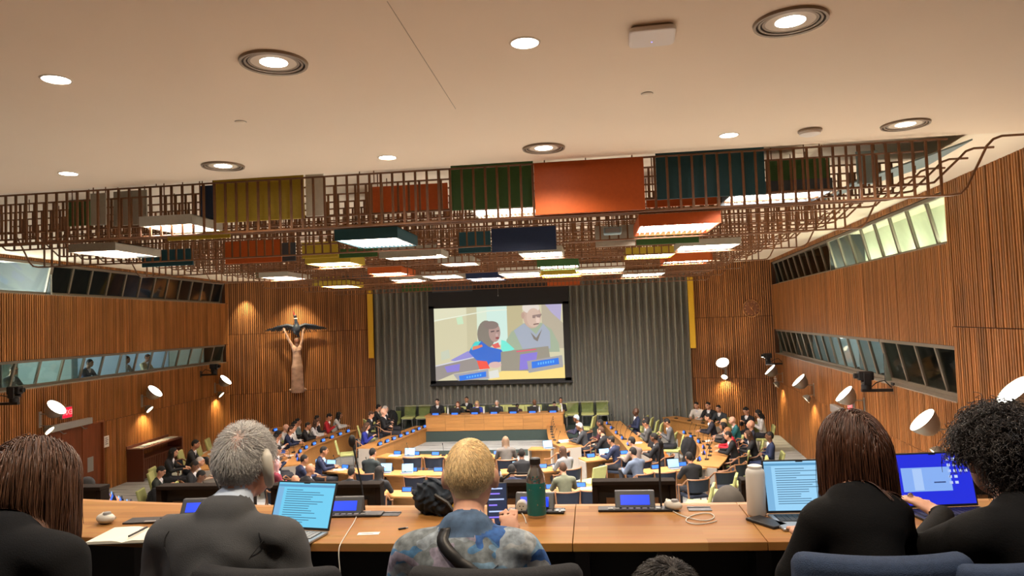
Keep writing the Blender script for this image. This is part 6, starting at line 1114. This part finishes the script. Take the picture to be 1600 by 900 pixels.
# --- brown haired woman, right
jk2 = M('jacket_black_velvet', (.005, .005, .0055), .8, bump=.15, bscale=200, spec=.15)
o, sd, H, HR = front_person(1330, 706, 2.50, 12, 'straight brown-haired person in a black jacket at the pale laptop', mats(jk2, skA, M('scalp_brown'), jk2), arms=[((-.20, .20, .78), (-.04, .42, .84), (.25, 1, 0), .4), ((.19, .20, .78), (.08, .42, .84), (-.2, 1, 0), .4)], lean=.36, hp=-.12, neck=(.02, -.03, .08), wid=.76, hs=1.09, amp=.004, headyaw=.15)
long_hair(o, sd, H, HR, 1.09, 5200, .24, hairmat('hair_chestnut', (.075, .028, .014)), 12, spread=.020, base=.003)
# --- curly haired person, far right
L4 = [(('px', 1440, 862, 2.42), ('px', 1474, 806, 2.72), (-.42, .75, .35), .45), ((.28, .20, .76), (.14, .46, .82), (-.25, 1, -.05), .45)]
o, sd, H, HR = front_person(1562, 712, 2.28, 14, 'dark curly-haired person in a black jacket at the blue laptop', mats(jk2, skA, M('scalp_black', (.012, .010, .009), .6), jk2), lean=.38, hp=-.12, neck=(.02, -.03, .05), wid=.98, hs=1.02, amp=.004, arms=L4, headyaw=-.12)
curly_hair(o, H, HR, 1.02, 3600, .074, hairmat('hair_curly_black', (.018, .013, .012)), 13)
w0 = arr(*((Matrix.Rotation(-math.radians(14), 3, 'Z') @ (pY(1474, 806, 2.72)-o.location))/o.scale.x));  part('ring', MB().lathe([(.0105, -.003), (.0118, 0), (.0105, .003)], 14, M_=Matrix.Translation(tuple(w0+arr(-.05, .10, .05))) @ Matrix.Rotation(PI/2, 4, 'X')), m_steel, o, True)
# --- dark head close to the camera
o, sd, H, HR = front_person(1045, 978, 1.42, 0, 'dark-haired head just showing at the bottom edge', mats(cloth((.02, .02, .025)), skA, M('scalp_black'), cloth((.1, .1, .1))), lean=.72, hp=-.5, h=.014)
short_hair(o, H, HR, 1.05, 5000, .022, hairmat('hair_dark', (.020, .016, .015)), 14, lift=.4, mess=.35)
# ================================================================ GALLERY CHAIRS
m_blu = M('chair_blue_wool', (.022, .040, .085), .9, bump=.3, bscale=350, noise=.12, nscale=60)
m_blk = M('chair_black_wool', (.010, .011, .014), .9, bump=.3, bscale=350)
def gchair(px_, py_, Y, rz, label, fab, wdt=.46):
    t = pY(px_, py_, Y); r = thing('gallery_chair', label, 'chair', (t.x, t.y, GF), rz, group='upholstered chairs at the gallery table'); tz = t.z-GF; h = wdt/2
    P, Q = surfnet(lambda p: np.linalg.norm(np.maximum(np.abs(p-arr(0, 0, 0))-arr(h-.05, .012, .15), 0), axis=1)-.035+.03*(p[:, 0]/h)**2*0, (-h-.02, -.08, -.22), (h+.02, .08, .22), .012)
    P[:, 1] += .10*(P[:, 0]/h)**2*.6; P[:, 2] += tz-.185; link('backrest', mesh_np('backrest', P, Q, [fab], smooth=True), r)
    part('seat', MB().box(-h, h, .04, .50, .39, .46), fab, r, bevel=.025)
    for e in (-1, 1):
        part('armrest', MB().tube([(e*(h-.01), .03, tz-.22), (e*(h+.03), .14, .70), (e*(h+.035), .30, .665), (e*(h+.02), .40, .66)], [.016, .022, .024, .018], 8), m_wal, r, True)
        part('leg', MB().tube([(e*(h-.0), .42, 0), (e*(h+.02), .38, .66)], [.015, .02], 8), m_wal, r, True); part('leg', MB().tube([(e*(h-.02), -.06, 0), (e*(h-.02), .03, .42), (e*(h-.01), .0, tz-.20)], [.015, .02, .016], 8), m_wal, r, True)
gchair(1388, 872, 1.86, .0, 'blue upholstered chair back at the bottom right', m_blu); gchair(400, 892, 1.86, -.05, 'dark chair behind the grey suited man', m_blk); gchair(770, 892, 1.86, .05, 'dark blue chair behind the blond man', m_blk, .5)
gchair(1010, 925, 1.05, 0, 'dark chair under the head at the bottom edge', m_blk); gchair(40, 985, 1.45, -.2, 'dark blue chair behind the red-brown-haired person', m_blk); gchair(1640, 880, 1.85, .3, 'blue chair behind the curly-haired person', m_blu)
